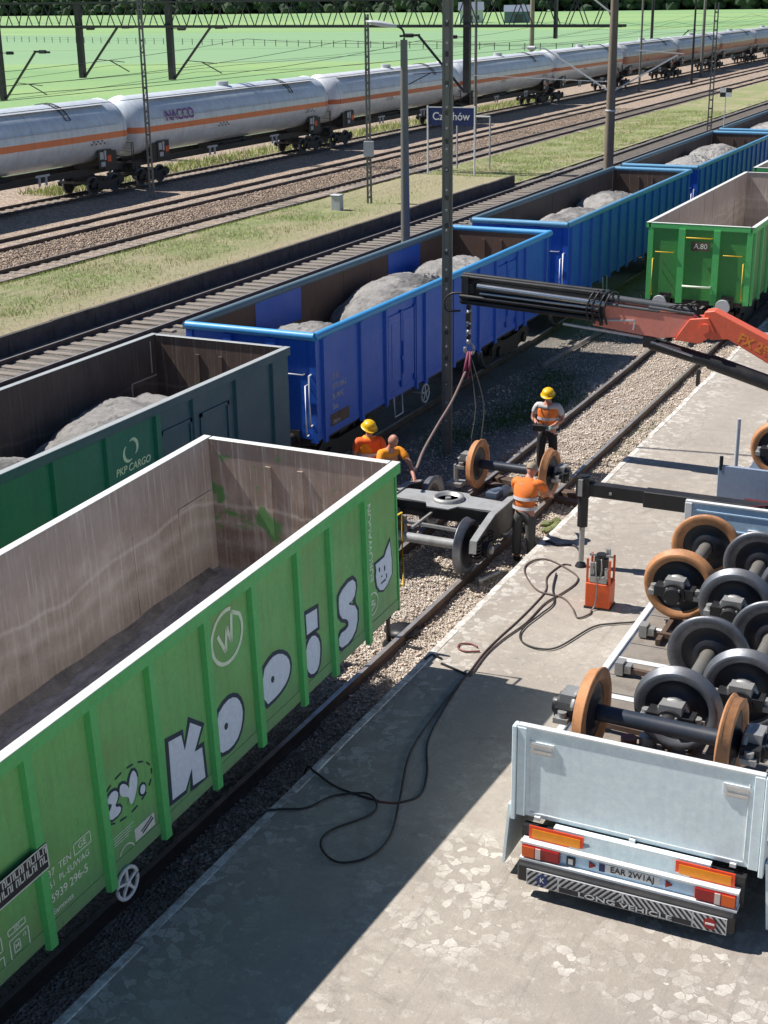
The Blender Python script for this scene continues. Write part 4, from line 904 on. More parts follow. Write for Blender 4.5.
# ------------------------------------------------------------------ masts, lamps, portal, wires
def lattice_mast(name, label, loc, h, w0=.34, w1=.24, mat='mast_steel', holes=True, group='overhead line and lamp masts', cat='mast', lean=(0, 0)):
    t = thing(name, label, cat, loc, R(12), group); L_ = Vector((lean[0], lean[1], 1))
    for s in (-1, 1):
        mb = MB(); n = 1
        p0, p1 = Vector((s*w0/2, 0, -.3)), Vector((s*w1/2+lean[0]*h, lean[1]*h, h)); mb.bar(p0, p1, .05, .085); mb.build('channel', mat, t)
    mb = MB(); k = .3; i = 0
    while k < h-.3:
        f = k/h; f2 = (k+.5)/h; wa = (w0+(w1-w0)*f)/2; wb = (w0+(w1-w0)*f2)/2
        mb.bar((-wa+lean[0]*k, lean[1]*k, k), (wb+lean[0]*(k+.5), lean[1]*(k+.5), k+.5) if i % 2 == 0 else (-wb+lean[0]*(k+.5), lean[1]*(k+.5), k+.5), .05, .012)
        mb.bb(-wa+lean[0]*k, wa+lean[0]*k, -.06, -.045, k-.05, k+.05); k += .55; i += 1
    mb.build('lacing', mat, t); return t
m450 = lattice_mast('overhead_mast', 'tall grey mast with a row of bolts in front of the bright blue wagon', (-2.33, 26.4, 0), 11.6, .13, .12)
m450.rotation_euler = (0, 0, R(10))
mb = MB(); mb.bar((0, -.05, -.3), (0, -.05, 11.6), .09, .02); mb.build('web_plate', 'mast_steel', m450)
mb = MB()
for k in range(28): mb.cyl((.0, -.08, .6+k*.4), (.0, -.061, .6+k*.4), .02, n=8, mi=0)
mb.build('bolts', 'hatch_grey', m450)
lattice_mast('overhead_mast', 'slender steel mast standing in front of the gap between the first two tank wagons', (-32.4, 59.3, -.1), 11.5, .20, .15)
lattice_mast('overhead_mast', 'thin steel mast on the dry grass just left of the lamp post', (-19.6, 57.9, .35), 8.1, .16, .12)
mb = MB(); mb.bb(-.2, .2, -.15, .15, 2.1, 2.75)
bx = mb.build('switch_box', 'hatch_grey', bpy.data.objects['overhead_mast.002'])
m703 = lattice_mast('overhead_mast', 'far mast', (-13.4, 97, 0), 8.6, .24, .2)
m703['label'] = 'dark steel mast near the small black and white square sign at right'
def pole(name, label, loc, h, r0, r1, mat, n=12, group='overhead line and lamp masts', cat='pole'):
    t = thing(name, label, cat, loc, 0, group); mb = MB(); mb.cyl((0, 0, -.3), (0, 0, h), r0, r1, n); mb.build('shaft', mat, t); return t
p610 = pole('overhead_pole', 'thick brown concrete pole carrying the right end of the lattice gantry', (-12.6, 71.5, 0), 9.3, .27, .2, 'pole_brown', 4, cat='mast')
mb = MB(); mb.lathe([(-.05, .24), (-.05, .27), (.05, .27), (.05, .24)], (0, 0, 3.6), 'Z', 4); mb.build('collar', 'hatch_grey', p610)
mb = MB(); mb.bar((-.2, 0, 4.6), (-3.6, 0, 6.6), .07, .07); mb.bar((-3.6, 0, 6.6), (-4.8, 0, 6.62), .06, .06); mb.bar((-.2, 0, 5.0), (-7.5, .0, 5.25), .035, .035); mb.cyl((-4.1, 0, 6.62), (-4.5, 0, 6.62), .1, n=8)
mb.bar((.2, 0, 4.6), (3.3, 0, 6.3), .07, .07); mb.bar((0, 0, 6.6), (3.6, 0, 6.35), .05, .05); mb.bar((-.2, 0, 8.3), (-1.6, 0, 9.3), .07, .07); mb.build('cantilever', 'hatch_grey', p610)
# street lamp on a concrete pole
lp = pole('lamp_post', 'concrete lamp post with a curved arm and long white lamp head', (-10.15, 41.3, 0), 7.85, .17, .115, 'mast_steel', 8, cat='lamp post')
mb = MB(); mb.tube(spline([(0, 0, 7.75), (0, 0, 8.05), (-.10, -.03, 8.20), (-.30, -.08, 8.26)], 6), .032, 8); mb.build('arm', 'black_steel', lp)
mb = MB(); q = Matrix.Rotation(math.atan2(-.35, -.9)-math.pi/2, 3, 'Z') @ Matrix.Rotation(R(9), 3, 'X')
prof = [(-.02, .07), (.12, .14), (.45, .19), (.75, .16), (.95, .06)]; vs = []
for a, w_ in prof:
    for c_, s_ in [(math.cos(R(45*i)), math.sin(R(45*i))) for i in range(8)]: vs.append(Vector((-.22, -.06, 8.25))+q @ Vector((w_*c_, a, .45*w_*s_)))
mb.add(vs, [(k*8+i, k*8+(i+1) % 8, (k+1)*8+(i+1) % 8, (k+1)*8+i) for k in range(4) for i in range(8)]+[tuple(range(7, -1, -1)), tuple(range(32, 40))], 0, True); mb.build('lamp_head', 'lamp_white', lp)
# lattice gantry
GY = 74.0
ga = thing('gantry', 'long dark lattice gantry crossing above all tracks along the top of the photo', 'gantry', (0, GY, 0))
mb = MB()
for yy in (-.35, .35):
    mb.bar((-112, yy, 8.0), (-12.8, yy, 7.62), .12, .14); mb.bar((-112, yy, 9.35), (-12.8, yy, 9.0), .12, .12)
mb.build('chord', 'black_steel', ga)
mb = MB(); x = -112; zb = lambda x: 8.0+(x+112)/99.2*(-.38)
while x < -13:
    for yy in (-.35, .35):
        z_ = zb(x); mb.bar((x, yy, z_), (x+.55, yy, z_+1.33), .045, .045); mb.bar((x+.55, yy, z_+1.33), (x+1.1, yy, z_), .045, .045)
    mb.bar((x, -.35, zb(x)), (x+1.1, .35, zb(x)), .04, .04); x += 1.55
mb.build('lacing', 'black_steel', ga)
for k, (px_, zb_, dr) in enumerate([(-53.6, 3.3, 1), (-47.2, 4.75, 1), (-40.6, 4.7, 1), (-21.5, 4.2, -1), (-16.5, 7.0, 0)]):
    mb = MB(); wd = .36 if dr else .14
    mb.bar((px_, 0, zb_), (px_, 0, 9.2), wd, .3); mb.build('drop_post', 'black_steel', ga)
    if dr:
        mb = MB(); mb.bar((px_+dr*.15, 0, zb_+.05), (px_+dr*2.9, 0, zb_+3.0), .11, .11); mb.bar((px_+dr*2.8, 0, zb_+3.0), (px_+dr*4.0, 0, zb_+2.95), .12, .12); mb.cyl((px_+dr*3.2, 0, zb_+2.98), (px_+dr*3.7, 0, zb_+2.98), .11, n=8)
        mb.bar((px_+dr*1.2, 0, zb_+1.1), (px_+dr*3.2, 0, zb_+.95), .04, .04); mb.bar((px_+dr*2.1, 0, zb_+1.05), (px_+dr*3.5, 0, zb_+.4), .05, .05); mb.bar((px_, 0, zb_+2.9), (px_+dr*1.2, 0, zb_+2.9), .04, .04); mb.cyl((px_+dr*.6, 0, zb_+2.9), (px_+dr*1.1, 0, zb_+2.9), .1, n=8)
        mb.build('cantilever', 'black_steel', ga)
pole('overhead_pole', 'thick dark pole rising behind the fourth tank wagon under the gantry', (-23.0, 74.6, -.1), 9, .17, .15, 'concrete_pole')
pole('overhead_pole', 'slim grey pole just right of the station sign', (-30.9, 98.5, -.1), 11, .12, .09, 'mast_steel')
pole('overhead_pole', 'thick brown pole standing in the field behind the tank wagons', (-52.5, 170, -.3), 12, .32, .26, 'concrete_pole')
pole('overhead_pole', 'thin dark pole in front of the rusty tank wagon right of the thick pole', (-32.4, 147, -.1), 12, .12, .10, 'mast_steel')
pole('overhead_pole', 'slender mast in front of the rust stained tank wagons at far right', (-33, 176, -.1), 14, .2, .14, 'mast_steel')
pole('overhead_pole', 'distant mast at the far right over the last tank wagons', (-33, 222, -.1), 16, .2, .14, 'mast_steel')
fm = pole('overhead_pole', 'dark field mast with a sloping bracket above the rusty tank wagons', (-46.7, 203, 0), 13, .22, .18, 'black_steel')
mb = MB(); mb.bar((.2, 0, .2), (5.2, 0, 4.6), .12, .12); mb.bar((5.0, 0, 4.6), (6.2, 0, 4.7), .1, .1); mb.build('cantilever', 'black_steel', fm)
fl = pole('lamp_post', 'far lamp post with a flat head near the top right corner', (-30.2, 160, 0), 9.0, .14, .1, 'black_steel', cat='lamp post'); mb = MB(); mb.box((-1, 0, 9.0), (2.1, .4, .2)); mb.build('lamp_head', 'lamp_white', fl)
def wire(xx, z, label, r=.012, sag=.5, y0=20, y1=330, mess=None):
    t = thing('overhead_wire', label, 'wire', (0, 0, 0), 0, 'overhead wires'); mb = MB(); pts = []
    y = y0
    while y < y1: k = ((y-y0) % 55)/55; pts.append((xx+.2*math.sin(y*.11), y, z-sag*4*k*(1-k))); y += 5
    mb.tube(pts, r, 4); mb.build('cable', 'cable', t)
wire(-24.9, 5.55, 'contact wire above the track next to the grass platform', sag=.1); wire(-24.9, 6.9, 'carrier cable above the track next to the grass platform', sag=.9)
wire(-29.6, 5.55, 'contact wire above the track beside the tanker train', sag=.1); wire(-29.6, 6.9, 'carrier cable above the track beside the tanker train', sag=.9)
wire(-36.1, 5.6, 'contact wire above the tanker train', sag=.1); wire(-36.1, 7.0, 'carrier cable above the tanker train', sag=.9)
wire(-53, 5.0, 'nearest of the two wires sagging over the green field', sag=.6, y0=30); wire(-46, 4.6, 'farther of the two wires sagging over the green field', sag=.6, y0=30)

# ------------------------------------------------------------------ signs and small trackside things
sg = thing('station_sign', 'dark blue station name board on two white posts on the grass', 'sign', (-21.15, 71, .1), R(4))
for s in (-1, 1): mb = MB(); mb.cyl((s*1.32, 0, -.1), (s*1.32, 0, 3.62), .05, n=10); mb.build('post', 'trailer_edge', sg)
mb = MB(); mb.bb(-1.26, 1.26, -.03, .03, 2.62, 3.52); mb.bb(-1.3, 1.3, -.035, .035, 3.52, 3.57, 1); bd = mb.build('board', ['sign_blue', 'trailer_edge'], sg); text('Czechów', .56, 'trailer_edge', bd, (0, -.034, 3.07), face='Y', bold=.008, sx=.98)
s2 = thing('sign_frame', 'plain pale metal frame standing just behind the blue station sign', 'frame', (-21.9, 76, .1)); mb = MB(); mb.cyl((1.0, 0, -.2), (1.0, 0, 2.7), .05, n=8); mb.cyl((-1.0, 0, -.2), (-1.0, 0, 2.7), .05, n=8); mb.cyl((-1.0, 0, 2.7), (1.0, 0, 2.7), .05, n=8); mb.build('frame', 'hatch_grey', s2)
mb = MB(); mb.bb(-.22, .22, -.18, .18, -.05, .62); mb.bb(-.25, .25, -.21, .21, .62, .68); tag(mb.build('cable_box', 'hatch_grey', None, (-19.95, 55.4, .38), bevel=.02), 'small pale grey cable box on the dry grass platform', 'cable box')
s3 = thing('square_sign', 'small black and white chequered square sign on a thin post by the far mast', 'sign', (-13.1, 100, 0)); mb = MB(); mb.cyl((0, 0, -.2), (0, 0, 2.5), .035, n=8); mb.build('post', 'hatch_grey', s3)
mb = MB()
for i in range(2):
    for j in range(2): mb.bb(-.4+.4*i, .4*i, -.02, .02, 2.5+.3*j, 2.8+.3*j, (i+j) % 2)
mb.build('board', ['black_plate', 'trailer_edge'], s3)

# ------------------------------------------------------------------ field, houses, wood
fe = thing('field_fence', 'long low wire fence of grey posts crossing the green field', 'fence', (0, 0, 0))
mb = MB()
for k in range(100): x = -330+k*3.6; y = 330+(x+150)*.02*-1+0; mb.bar((x, y-.25*x*0, -.3), (x, y, 1.5), .14, .14) if False else mb.cyl((x, 288-(x+150)*.35, -.3), (x, 288-(x+150)*.35, 1.1), .09, n=5)
mb.build('posts', 'fence_wood', fe)['kind'] = 'stuff'
mb = MB(); mb.bar((-330, 351, 1.0), (26, 226.4, 1.0), .03, .03); mb.bar((-330, 351, .5), (26, 226.4, .5), .03, .03); mb.build('wire', 'fence_wood', fe)
hs = thing('farm_house', 'small white house with a blue grey roof far across the field', 'house', (-232, 590, -.3), R(25))
mb = MB(); mb.bb(-5, 5, -4, 4, 0, 5.2); mb.build('wall', 'house_white', hs)
mb = MB(); mb.prism([(-4.6, 5.1), (4.6, 5.1), (0, 8.4)], lambda a, b_, t: (-5.4+t, a, b_), 10.8); mb.build('roof', 'roof_grey', hs)
for xx in (-2.8, 0, 2.8): mb = MB(); mb.bb(xx-.55, xx+.55, -4.05, -3.98, 1.2, 3.0); mb.build('window', 'glass_dark', hs)
bn = thing('barn', 'grey blue barn standing right of the white house across the field', 'barn', (-208, 584, -.3), R(20))
mb = MB(); mb.bb(-6, 6, -4.5, 4.5, 0, 4.5); mb.build('wall', 'roof_grey', bn); mb = MB(); mb.prism([(-5, 4.4), (5, 4.4), (0, 7)], lambda a, b_, t: (-6.3+t, a, b_), 12.6); mb.build('roof', 'roof_grey', bn); mb = MB(); mb.bb(-1.8, 1.8, -4.55, -4.48, 0, 3.4); mb.build('door', 'glass_dark', bn)
rng = np.random.default_rng(3)
mb = MB(); ico = [(0, 0, 1), (.89, 0, .45), (.28, .85, .45), (-.72, .53, .45), (-.72, -.53, .45), (.28, -.85, .45), (.72, .53, -.45), (-.28, .85, -.45), (-.89, 0, -.45), (-.28, -.85, -.45), (.72, -.53, -.45), (0, 0, -1)]
icf = [(0, 1, 2), (0, 2, 3), (0, 3, 4), (0, 4, 5), (0, 5, 1), (1, 6, 2), (2, 7, 3), (3, 8, 4), (4, 9, 5), (5, 10, 1), (2, 6, 7), (3, 7, 8), (4, 8, 9), (5, 9, 10), (1, 10, 6), (6, 11, 7), (7, 11, 8), (8, 11, 9), (9, 11, 10), (10, 11, 6)]
for k in range(5200):
    t_ = rng.random(); x = -1350+t_*1250; y = 1150-(x+700)*.16+rng.random()*60+60*noise.noise(Vector((x*.006, 0, 0))); s_ = rng.uniform(3, 7.5); zc = rng.uniform(1, 19)+5*noise.noise(Vector((x*.02, 5, 0)))
    mb.add([(x+a*s_*rng.uniform(.7, 1.2), y+b_*s_, zc+c*s_*.8*rng.uniform(.7, 1.2)) for a, b_, c in ico], icf)
tag(mb.build('distant_wood', 'wood_leaf'), 'dark band of woodland closing the field along the horizon', 'woodland', kind='stuff')
def far_tree(x, y, h, label):
    t = thing('field_tree', label, 'tree', (x, y, -.3), 0, 'single trees near the horizon'); mb = MB(); mb.cyl((0, 0, 0), (0, 0, h*.5), h*.03, h*.02, 6); mb.build('trunk', 'bark', t)
    mb = MB()
    for k in range(60):
        a, e, rr = rng.random()*6.28, rng.uniform(-1, 1), rng.random()**.5*h*.34; s_ = h*rng.uniform(.05, .12)
        mb.add([(rr*math.cos(a)*math.sqrt(max(0, 1-e*e))+p_[0]*s_*rng.uniform(.6, 1.3), rr*math.sin(a)*math.sqrt(max(0, 1-e*e))+p_[1]*s_, h*.62+e*h*.36+p_[2]*s_) for p_ in ico], icf)
    mb.build('crown', 'wood_leaf', t)
far_tree(-60, 900, 14, 'rounded tree on the horizon at the top right'); far_tree(-85, 860, 11, 'lower tree left of the rounded one at the top right'); far_tree(-20, 980, 15, 'tree at the very top right corner')

# ------------------------------------------------------------------ wheelsets, bogie
def wheelset(name, label, loc, rz=0, rim=('rim_steel', 'rim_steel'), axle='axle_grey', boxes=True, group='loose wheelsets waiting on the trailer and truck', tread='rim_steel', n=48, box_dirs=(1, 1), tilt=0):
    t = thing(name, label, 'wheelset', loc, rz, group); t.rotation_euler = (tilt, 0, rz)
    prof = [(-.78, .065), (-.70, .085), (-.62, .095), (-.58, .09), (.58, .09), (.62, .095), (.70, .085), (.78, .065)]
    mb = MB(); mb.lathe([(-.78, .001)]+prof+[(.78, .001)], (0, 0, 0), 'X', 24); mb.build('axle', axle, t)
    for s in (-1, 1):
        w = MB(); S = s
        # inner face -> flange -> tread -> outer face -> web -> hub
        pf = [(-.07, .09), (-.085, .15), (-.045, .19), (-.025, .33), (-.065, .365), (-.075, .455), (-.06, .487), (-.045, .485), (-.03, .458), (.055, .45), (.062, .44), (.06, .37), (.02, .345), (-.0, .26), (.03, .17), (.075, .15), (.085, .09)]
        mi = [1, 1, 1, 0, 0, 0, 2, 2, 2, 0, 0, 0, 1, 1, 1, 1]
        w.lathe([(S*a, r_) for a, r_ in pf], (S*.75, 0, 0), 'X', n, mis=mi)
        w.build('wheel', [rim[0], 'wheel_web', rim[1]], t)
        if boxes:
            b_ = MB(); x0 = S*.86
            b_.cyl((x0, 0, 0), (S*1.10, 0, 0), .15, .15, 20, 0); b_.cyl((S*1.10, 0, 0), (S*1.16, 0, 0), .115, .10, 20, 0)
            b_.box((S*.98, 0, .02), (.2, .5, .13), 0); b_.box((S*.98, 0, .12), (.17, .24, .14), 1)
            for q in (-1, 1): b_.box((S*.98, q*.27, -.02), (.16, .13, .06), 1); b_.cyl((S*.98, q*.27, -.02), (S*.98, q*.27, .07), .05, n=10, mi=1)
            for k in range(4): a = R(45+90*k); b_.cyl((S*1.10, .11*math.cos(a), .11*math.sin(a)), (S*1.13, .11*math.cos(a), .11*math.sin(a)), .018, n=6, mi=1)
            # crescent of bare metal above the cover
            b_.lathe([(S*.875, .15), (S*.875, .185), (S*.93, .185), (S*.93, .15)], (0, 0, .02), 'X', 20, mi=1)
            b_.build('axle_box', ['black_steel', 'box_metal'], t)
    return t
DZ = 1.3; WZ = 1.85
steel = ('rim_steel', 'rim_steel'); tan = ('rim_tan', 'rim_tan')
H90 = math.pi/2
W1 = wheelset('wheelset', 'grey wheelset in the middle of the trailer just behind the one by the tailboard', (5.92, 14.06, WZ), H90)
dup(W1, loc=(6.49, 14.78, WZ), label='grey wheelset at the right of the trailer, second row from the tailboard')
dup(W1, loc=(5.9, 17.02, WZ), label='grey wheelset halfway up the trailer, right of the pair of tan wheels')
dup(W1, loc=(6.52, 17.75, WZ), label='grey wheelset at the right edge near the headboard')
W4 = wheelset('wheelset', 'tan rimmed wheelset at the far left corner of the trailer below the headboard', (5.10, 17.38, WZ), H90, ('rim_tan', 'rim_tan'), 'axle_grey')
W5 = wheelset('wheelset', 'tan rimmed wheelset lying across the trailer directly behind the tailboard', (5.86, 12.86, WZ+.02), R(-1.5), tan, 'axle_blue')
W6 = wheelset('wheelset', 'tan rimmed wheelset on the truck bed at the right photo edge', (5.15, 23.75, WZ), H90, tan)
dup(W6, loc=(5.55, 25.6, WZ+.1), label='brown wheelset farther back on the truck bed, mostly cut off')
W8 = wheelset('wheelset', 'tan rimmed wheelset standing on the near rails beside the bogie', (0, 24.2, .485), R(-1), tan, 'axle_blue', group='x'); del W8['group']
del_g = None

bg_ = thing('bogie', 'grey and black wagon bogie standing on the near track among the workers', 'bogie', (0, 21.0, 0))
for s in (-1, 1):
    mb = MB()
    top = [(-1.30, .50), (-1.27, .70), (-1.05, .76), (-.45, .90), (.45, .90), (1.05, .76), (1.27, .70), (1.30, .50)]
    low = [(1.1, .52), (.7, .58), (.5, .40), (-.5, .40), (-.7, .58), (-1.1, .52)]
    pts = top+low
    mb2 = MB(); poly_mesh(mb2, pts, lambda a, b_, t, s=s: (s*(.96)+t, a, b_), .05*s, 0); poly_mesh(mb2, pts, lambda a, b_, t, s=s: (s*(1.01)-t, a, b_), .05*s, 0)
    for k in range(len(top)-1):
        (a0, z0), (a1, z1) = top[k], top[k+1]; mb2.bar((s*.985, a0, z0+.012), (s*.985, a1, z1+.012), .12, .022, 1)
    mb2.build('side_frame', ['black_steel', 'bogie_top'], bg_)
    for yy in (-.9, .9):
        for q in (-.28, .28):
            sp = MB(); pts = [(s*1.0+.075*math.cos(a), yy+q+.075*math.sin(a), .40+.30*a/(2*math.pi*5)) for a in [i*math.pi/6 for i in range(60)]]; sp.tube(pts, .018, 6)
            sp.cyl((s*1.0, yy+q, .36), (s*1.0, yy+q, .40), .1, n=12); sp.build('spring', 'black_steel', bg_)
        ab = MB(); ab.cyl((s*.88, yy, .46), (s*1.14, yy, .46), .14, n=16); ab.bb(s*.92, s*1.08, yy-.36, yy+.36, .34, .42); ab.bb(s*.94, s*1.06, yy-.1, yy+.1, .46, .66); ab.cyl((s*1.14, yy, .46), (s*1.18, yy, .46), .07, n=12, mi=1)
        ab.build('axle_box', ['black_steel', 'box_metal'], bg_)
mb = MB(); mb.bb(-.95, .95, -.24, .24, .60, .86, 0); mb.bb(-.93, .93, -.26, .26, .862, .872, 1)
poly_mesh(mb, [(-.93, -.25), (-.3, -.27), (-.2, -.46), (.2, -.46), (.3, -.27), (.93, -.25), (.93, .25), (.3, .3), (.2, .42), (-.2, .42), (-.3, .3), (-.93, .25)], lambda a, b_, t: (a, b_, .875+t), .02, 1)
mb.build('bolster', ['black_steel', 'bogie_top'], bg_)
mb = MB(); mb.lathe([(0, .05), (.0, .20), (.06, .21), (.06, .27), (0, .28)], (0, 0, .895), 'Z', 28); mb.cyl((0, 0, .89), (0, 0, .93), .05, n=12); mb.build('centre_pivot', 'box_metal', bg_)
for s in (-1, 1):
    
    mb = MB(); mb.bar((-.62, s*.62, .62), (.5, s*.62, .60), .05, .05); mb.bar((-.65, s*.75, .40), (.65, s*.75, .40), .09, .1)
    for xx in (-.65, .65): mb.bb(xx-.06, xx+.06, s*.42, s*.55, .3, .66); mb.bar((xx, s*.5, .62), (xx*.9, s*.7, .62), .03, .04)
    mb.bar((-.2, s*.2, .7), (-.3, s*.85, .62), .04, .04); mb.build('brake_rigging', 'box_metal', bg_)
for yy in (-.9, .9):
    mb = MB(); mb.cyl((-.75, yy, .46), (.75, yy, .46), .082, n=16); mb.build('axle', 'bogie_top', bg_)
    for s in (-1, 1):
        w = MB(); pf = [(-.07, .09), (-.085, .15), (-.02, .2), (-.02, .34), (-.065, .37), (-.075, .455), (-.06, .487), (-.045, .485), (-.03, .462), (.055, .455), (.06, .37), (.02, .345), (0, .2), (.06, .15), (.06, .09)]
        w.lathe([(s*a, r_) for a, r_ in pf], (s*.72, yy, .46), 'X', 44, mis=[1, 1, 1, 0, 0, 0, 0, 0, 0, 0, 1, 1, 1, 1]); w.build('wheel', ['rim_steel', 'wheel_web'], bg_)
mb = MB(); mb.cyl((.62, .45, .93), (.72, .62, .93), .09, n=12); mb.bb(.55, .75, .35, .5, .88, .98); mb.build('brake_cylinder', 'plate_grey', bg_)
# round cover/handle lying on the ground and bits under the bogie
mb = MB(); mb.cyl((.98, 20.0, -.08), (1.2, 20.35, -.02), .05, n=8); mb.cyl((1.0, 20.03, -.08), (.96, 19.97, -.08), .07, n=10); tag(mb.build('brake_rod', 'box_metal'), 'short thick metal rod lying on the ballast beside the near bogie wheel', 'rod')
mb = MB()
for k in range(9): a = k*.7; mb.box((1.25+.14*math.cos(a)*.8, 22.9+.2*math.sin(a), -.09+.03*(k % 3)), (.18, .16, .09), 0, Matrix.Rotation(a, 3, 'Z') @ Matrix.Rotation(.4, 3, 'X'))
tag(mb.build('cloth_sack', 'bag_green', bevel=.04), 'crumpled olive green sack beside the platform edge behind the worker', 'sack')
mb = MB(); mb.cyl((-1.15, 24.1, .1), (-1.15, 24.1, .45), .05, n=10); mb.bb(-1.3, -1.0, 23.95, 24.25, .03, .1); mb.bar((-1.15, 24.1, .45), (-.9, 24.2, .5), .08, .08)
tag(mb.build('rail_jack', 'box_metal'), 'small pale hand jack against the left end of the tan wheelset', 'jack')

# ------------------------------------------------------------------ trailer
tr = thing('flatbed_trailer', 'pale blue flatbed trailer with tailboard and LONG VEHICLE plate, loaded with wheelsets', 'trailer', (5.885, 0, 0))
TX = 1.275
mb = MB(); mb.bb(-TX, TX, 11.97, 18.75, 1.18, 1.292); mb.build('deck', 'plate_grey', tr)
mb = MB(); y = 12.1; 
while y < 18.6: mb.bb(-TX+.09, TX-.09, y, y+.45, 1.293, 1.299, 0); y += .47
mb.build('deck_boards', 'sleeper', tr)
mb = MB(); mb.bb(-TX-.03, -TX+.06, 11.97, 18.8, 1.16, 1.318); mb.build('edge_rail', 'trailer_edge', tr, bevel=.01); mb = MB(); mb.bb(TX-.06, TX+.03, 11.97, 18.8, 1.16, 1.318); mb.build('edge_rail', 'trailer_edge', tr, bevel=.01)
for yy in (13.1, 14.35, 15.35, 16.35, 17.4): mb = MB(); mb.bb(-TX+.08, TX-.08, yy-.05, yy+.05, 1.303, 1.309); mb.build('deck_strip', 'trailer_edge', tr)
for xx, ya, yb in ((.075, 12.3, 18.4), (-.72, 15.9, 18.6), (.66, 13.0, 18.5)):
    for q in (-.13, .13): mb = MB(); mb.bb(xx+q-.03, xx+q+.03, ya, yb, 1.31, 1.385); mb.build('loading_rail', 'rust_rail', tr)
# steel cross bars with clamp ends
for yy, x0 in ((13.55, -1.0), (14.95, -1.05), (16.1, -1.08)):
    mb = MB(); mb.bar((x0, yy, 1.38), (x0+.75, yy-.05, 1.38), .06, .06, 0); mb.box((x0, yy, 1.40), (.1, .16, .16), 1); mb.box((x0+.1, yy, 1.40), (.08, .12, .1), 1); mb.build('lashing_bar', ['rust_rail', 'box_metal'], tr)
# tailboard
mb = MB(); mb.bb(-1.235, 1.235, 11.90, 11.94, 1.06, 2.08, 0); mb.bb(-1.235, 1.235, 11.885, 11.955, 2.08, 2.105, 1)
for xx in (-1, 1): mb.bb(xx*1.235, xx*1.14, 11.875, 11.90, 1.06, 2.08, 0); mb.bb(xx*1.10, xx*1.09, 11.885, 11.90, 1.15, 1.98, 1)
mb.bb(-1.09, 1.09, 11.89, 11.90, 1.10, 1.12, 1); tb = mb.build('tailboard', ['trailer_paint', 'trailer_edge'], tr, bevel=.005)
for xx in (-.98, .98):
    mb = MB(); mb.bb(xx-.13, xx+.13, 11.884, 11.90, 1.80, 1.94); mb.bb(xx-.11, xx+.11, 11.876, 11.884, 1.885, 1.915, 1); mb.bb(xx-.11, xx+.11, 11.876, 11.884, 1.825, 1.855, 1); mb.build('latch', ['trailer_edge', 'chrome'], tb)
for xx in (-1.0, 0, 1.0): mb = MB(); mb.bb(xx-.03, xx+.03, 11.86, 11.89, 1.05, 1.09); mb.build('hinge', 'trailer_edge', tb)
for xx in (-1, 1):
    mb = MB(); mb.bb(xx*1.243, xx*1.29, 11.86, 11.98, 1.0, 2.09); mb.build('corner_post', 'trailer_paint', tr, bevel=.008)
mb = MB(); mb.bb(-.80, .80, 11.80, 11.88, .89, 1.055, 0)
mb.add([(-.62, 11.80, 1.0), (.62, 11.80, 1.0), (.62, 11.76, .89), (-.62, 11.76, .89)], [(3, 2, 1, 0), (0, 1, 2, 3)], 0)
mb.bb(-1.14, 1.14, 11.82, 11.92, .66, .99, 2)
mb.build('rear_panel', ['trailer_paint', 'trailer_blue', 'black_steel'], tr)
mb = MB(); mb.bb(-1.11, 1.11, 11.69, 11.80, .862, .885, 0); mb.bb(-1.10, 1.10, 11.72, 11.80, .71, .862, 1); mb.bb(-1.11, 1.11, 11.66, 11.80, .685, .71, 0); mb.build('lamp_bar', ['trailer_edge', 'trailer_blue'], tr)
for s in (-1, 1):
    mb = MB(); mb.box((s*.76, 11.775, .955), (.58, .012, .17), 0); rp = mb.build('reflector_plate', 'reflector_red', tr); mb = MB(); mb.box((s*.76, 11.767, .955), (.51, .006, .105), 0); mb.build('reflector', 'reflector_orange', rp)
    mb = MB(); mb.box((s*.89, 11.70, .79), (.40, .06, .13), 0); tl = mb.build('tail_lamp', 'red_lens', tr, bevel=.008)
    mb = MB(); mb.box((s*1.02, 11.667, .79), (.13, .01, .12), 0); mb.build('indicator', 'orange_lens', tl); mb = MB(); mb.box((s*.915, 11.667, .79), (.055, .01, .12), 0); mb.build('reversing_lens', 'clear_lens', tl)
    mb = MB(); mb.cyl((s*.36 if s < 0 else .42, 11.715, .79), (s*.36 if s < 0 else .42, 11.70, .79), .045, n=3); mb.build('triangle_reflector', 'red_lens', tr)
mb = MB(); mb.bb(-.28, .34, 11.71, 11.718, .745, .835, 0); mb.bb(-.28, -.22, 11.706, 11.71, .745, .835, 1); lpn = mb.build('licence_plate', ['trailer_edge', 'sign_blue'], tr); text('EAR 2W1AJ', .095, 'black_plate', lpn, (.06, 11.707, .79), face='Y', sx=.95, bold=.001)
mb = MB(); mb.bb(-.62, -.53, 11.70, 11.718, .73, .82, 0); mb.bb(-.60, -.55, 11.695, 11.70, .745, .805, 1); mb.build('plug_socket', ['black_steel', 'hatch_grey'], tr)
mb = MB(); mb.bb(-.04, .0, 11.81, 11.816, .90, .93, 0); mb.bb(.02, .05, 11.81, 11.816, .90, .93, 0); mb.bb(.07, .1, 11.81, 11.816, .895, .93, 0); mb.build('sticker', 'plate_grey', tr)
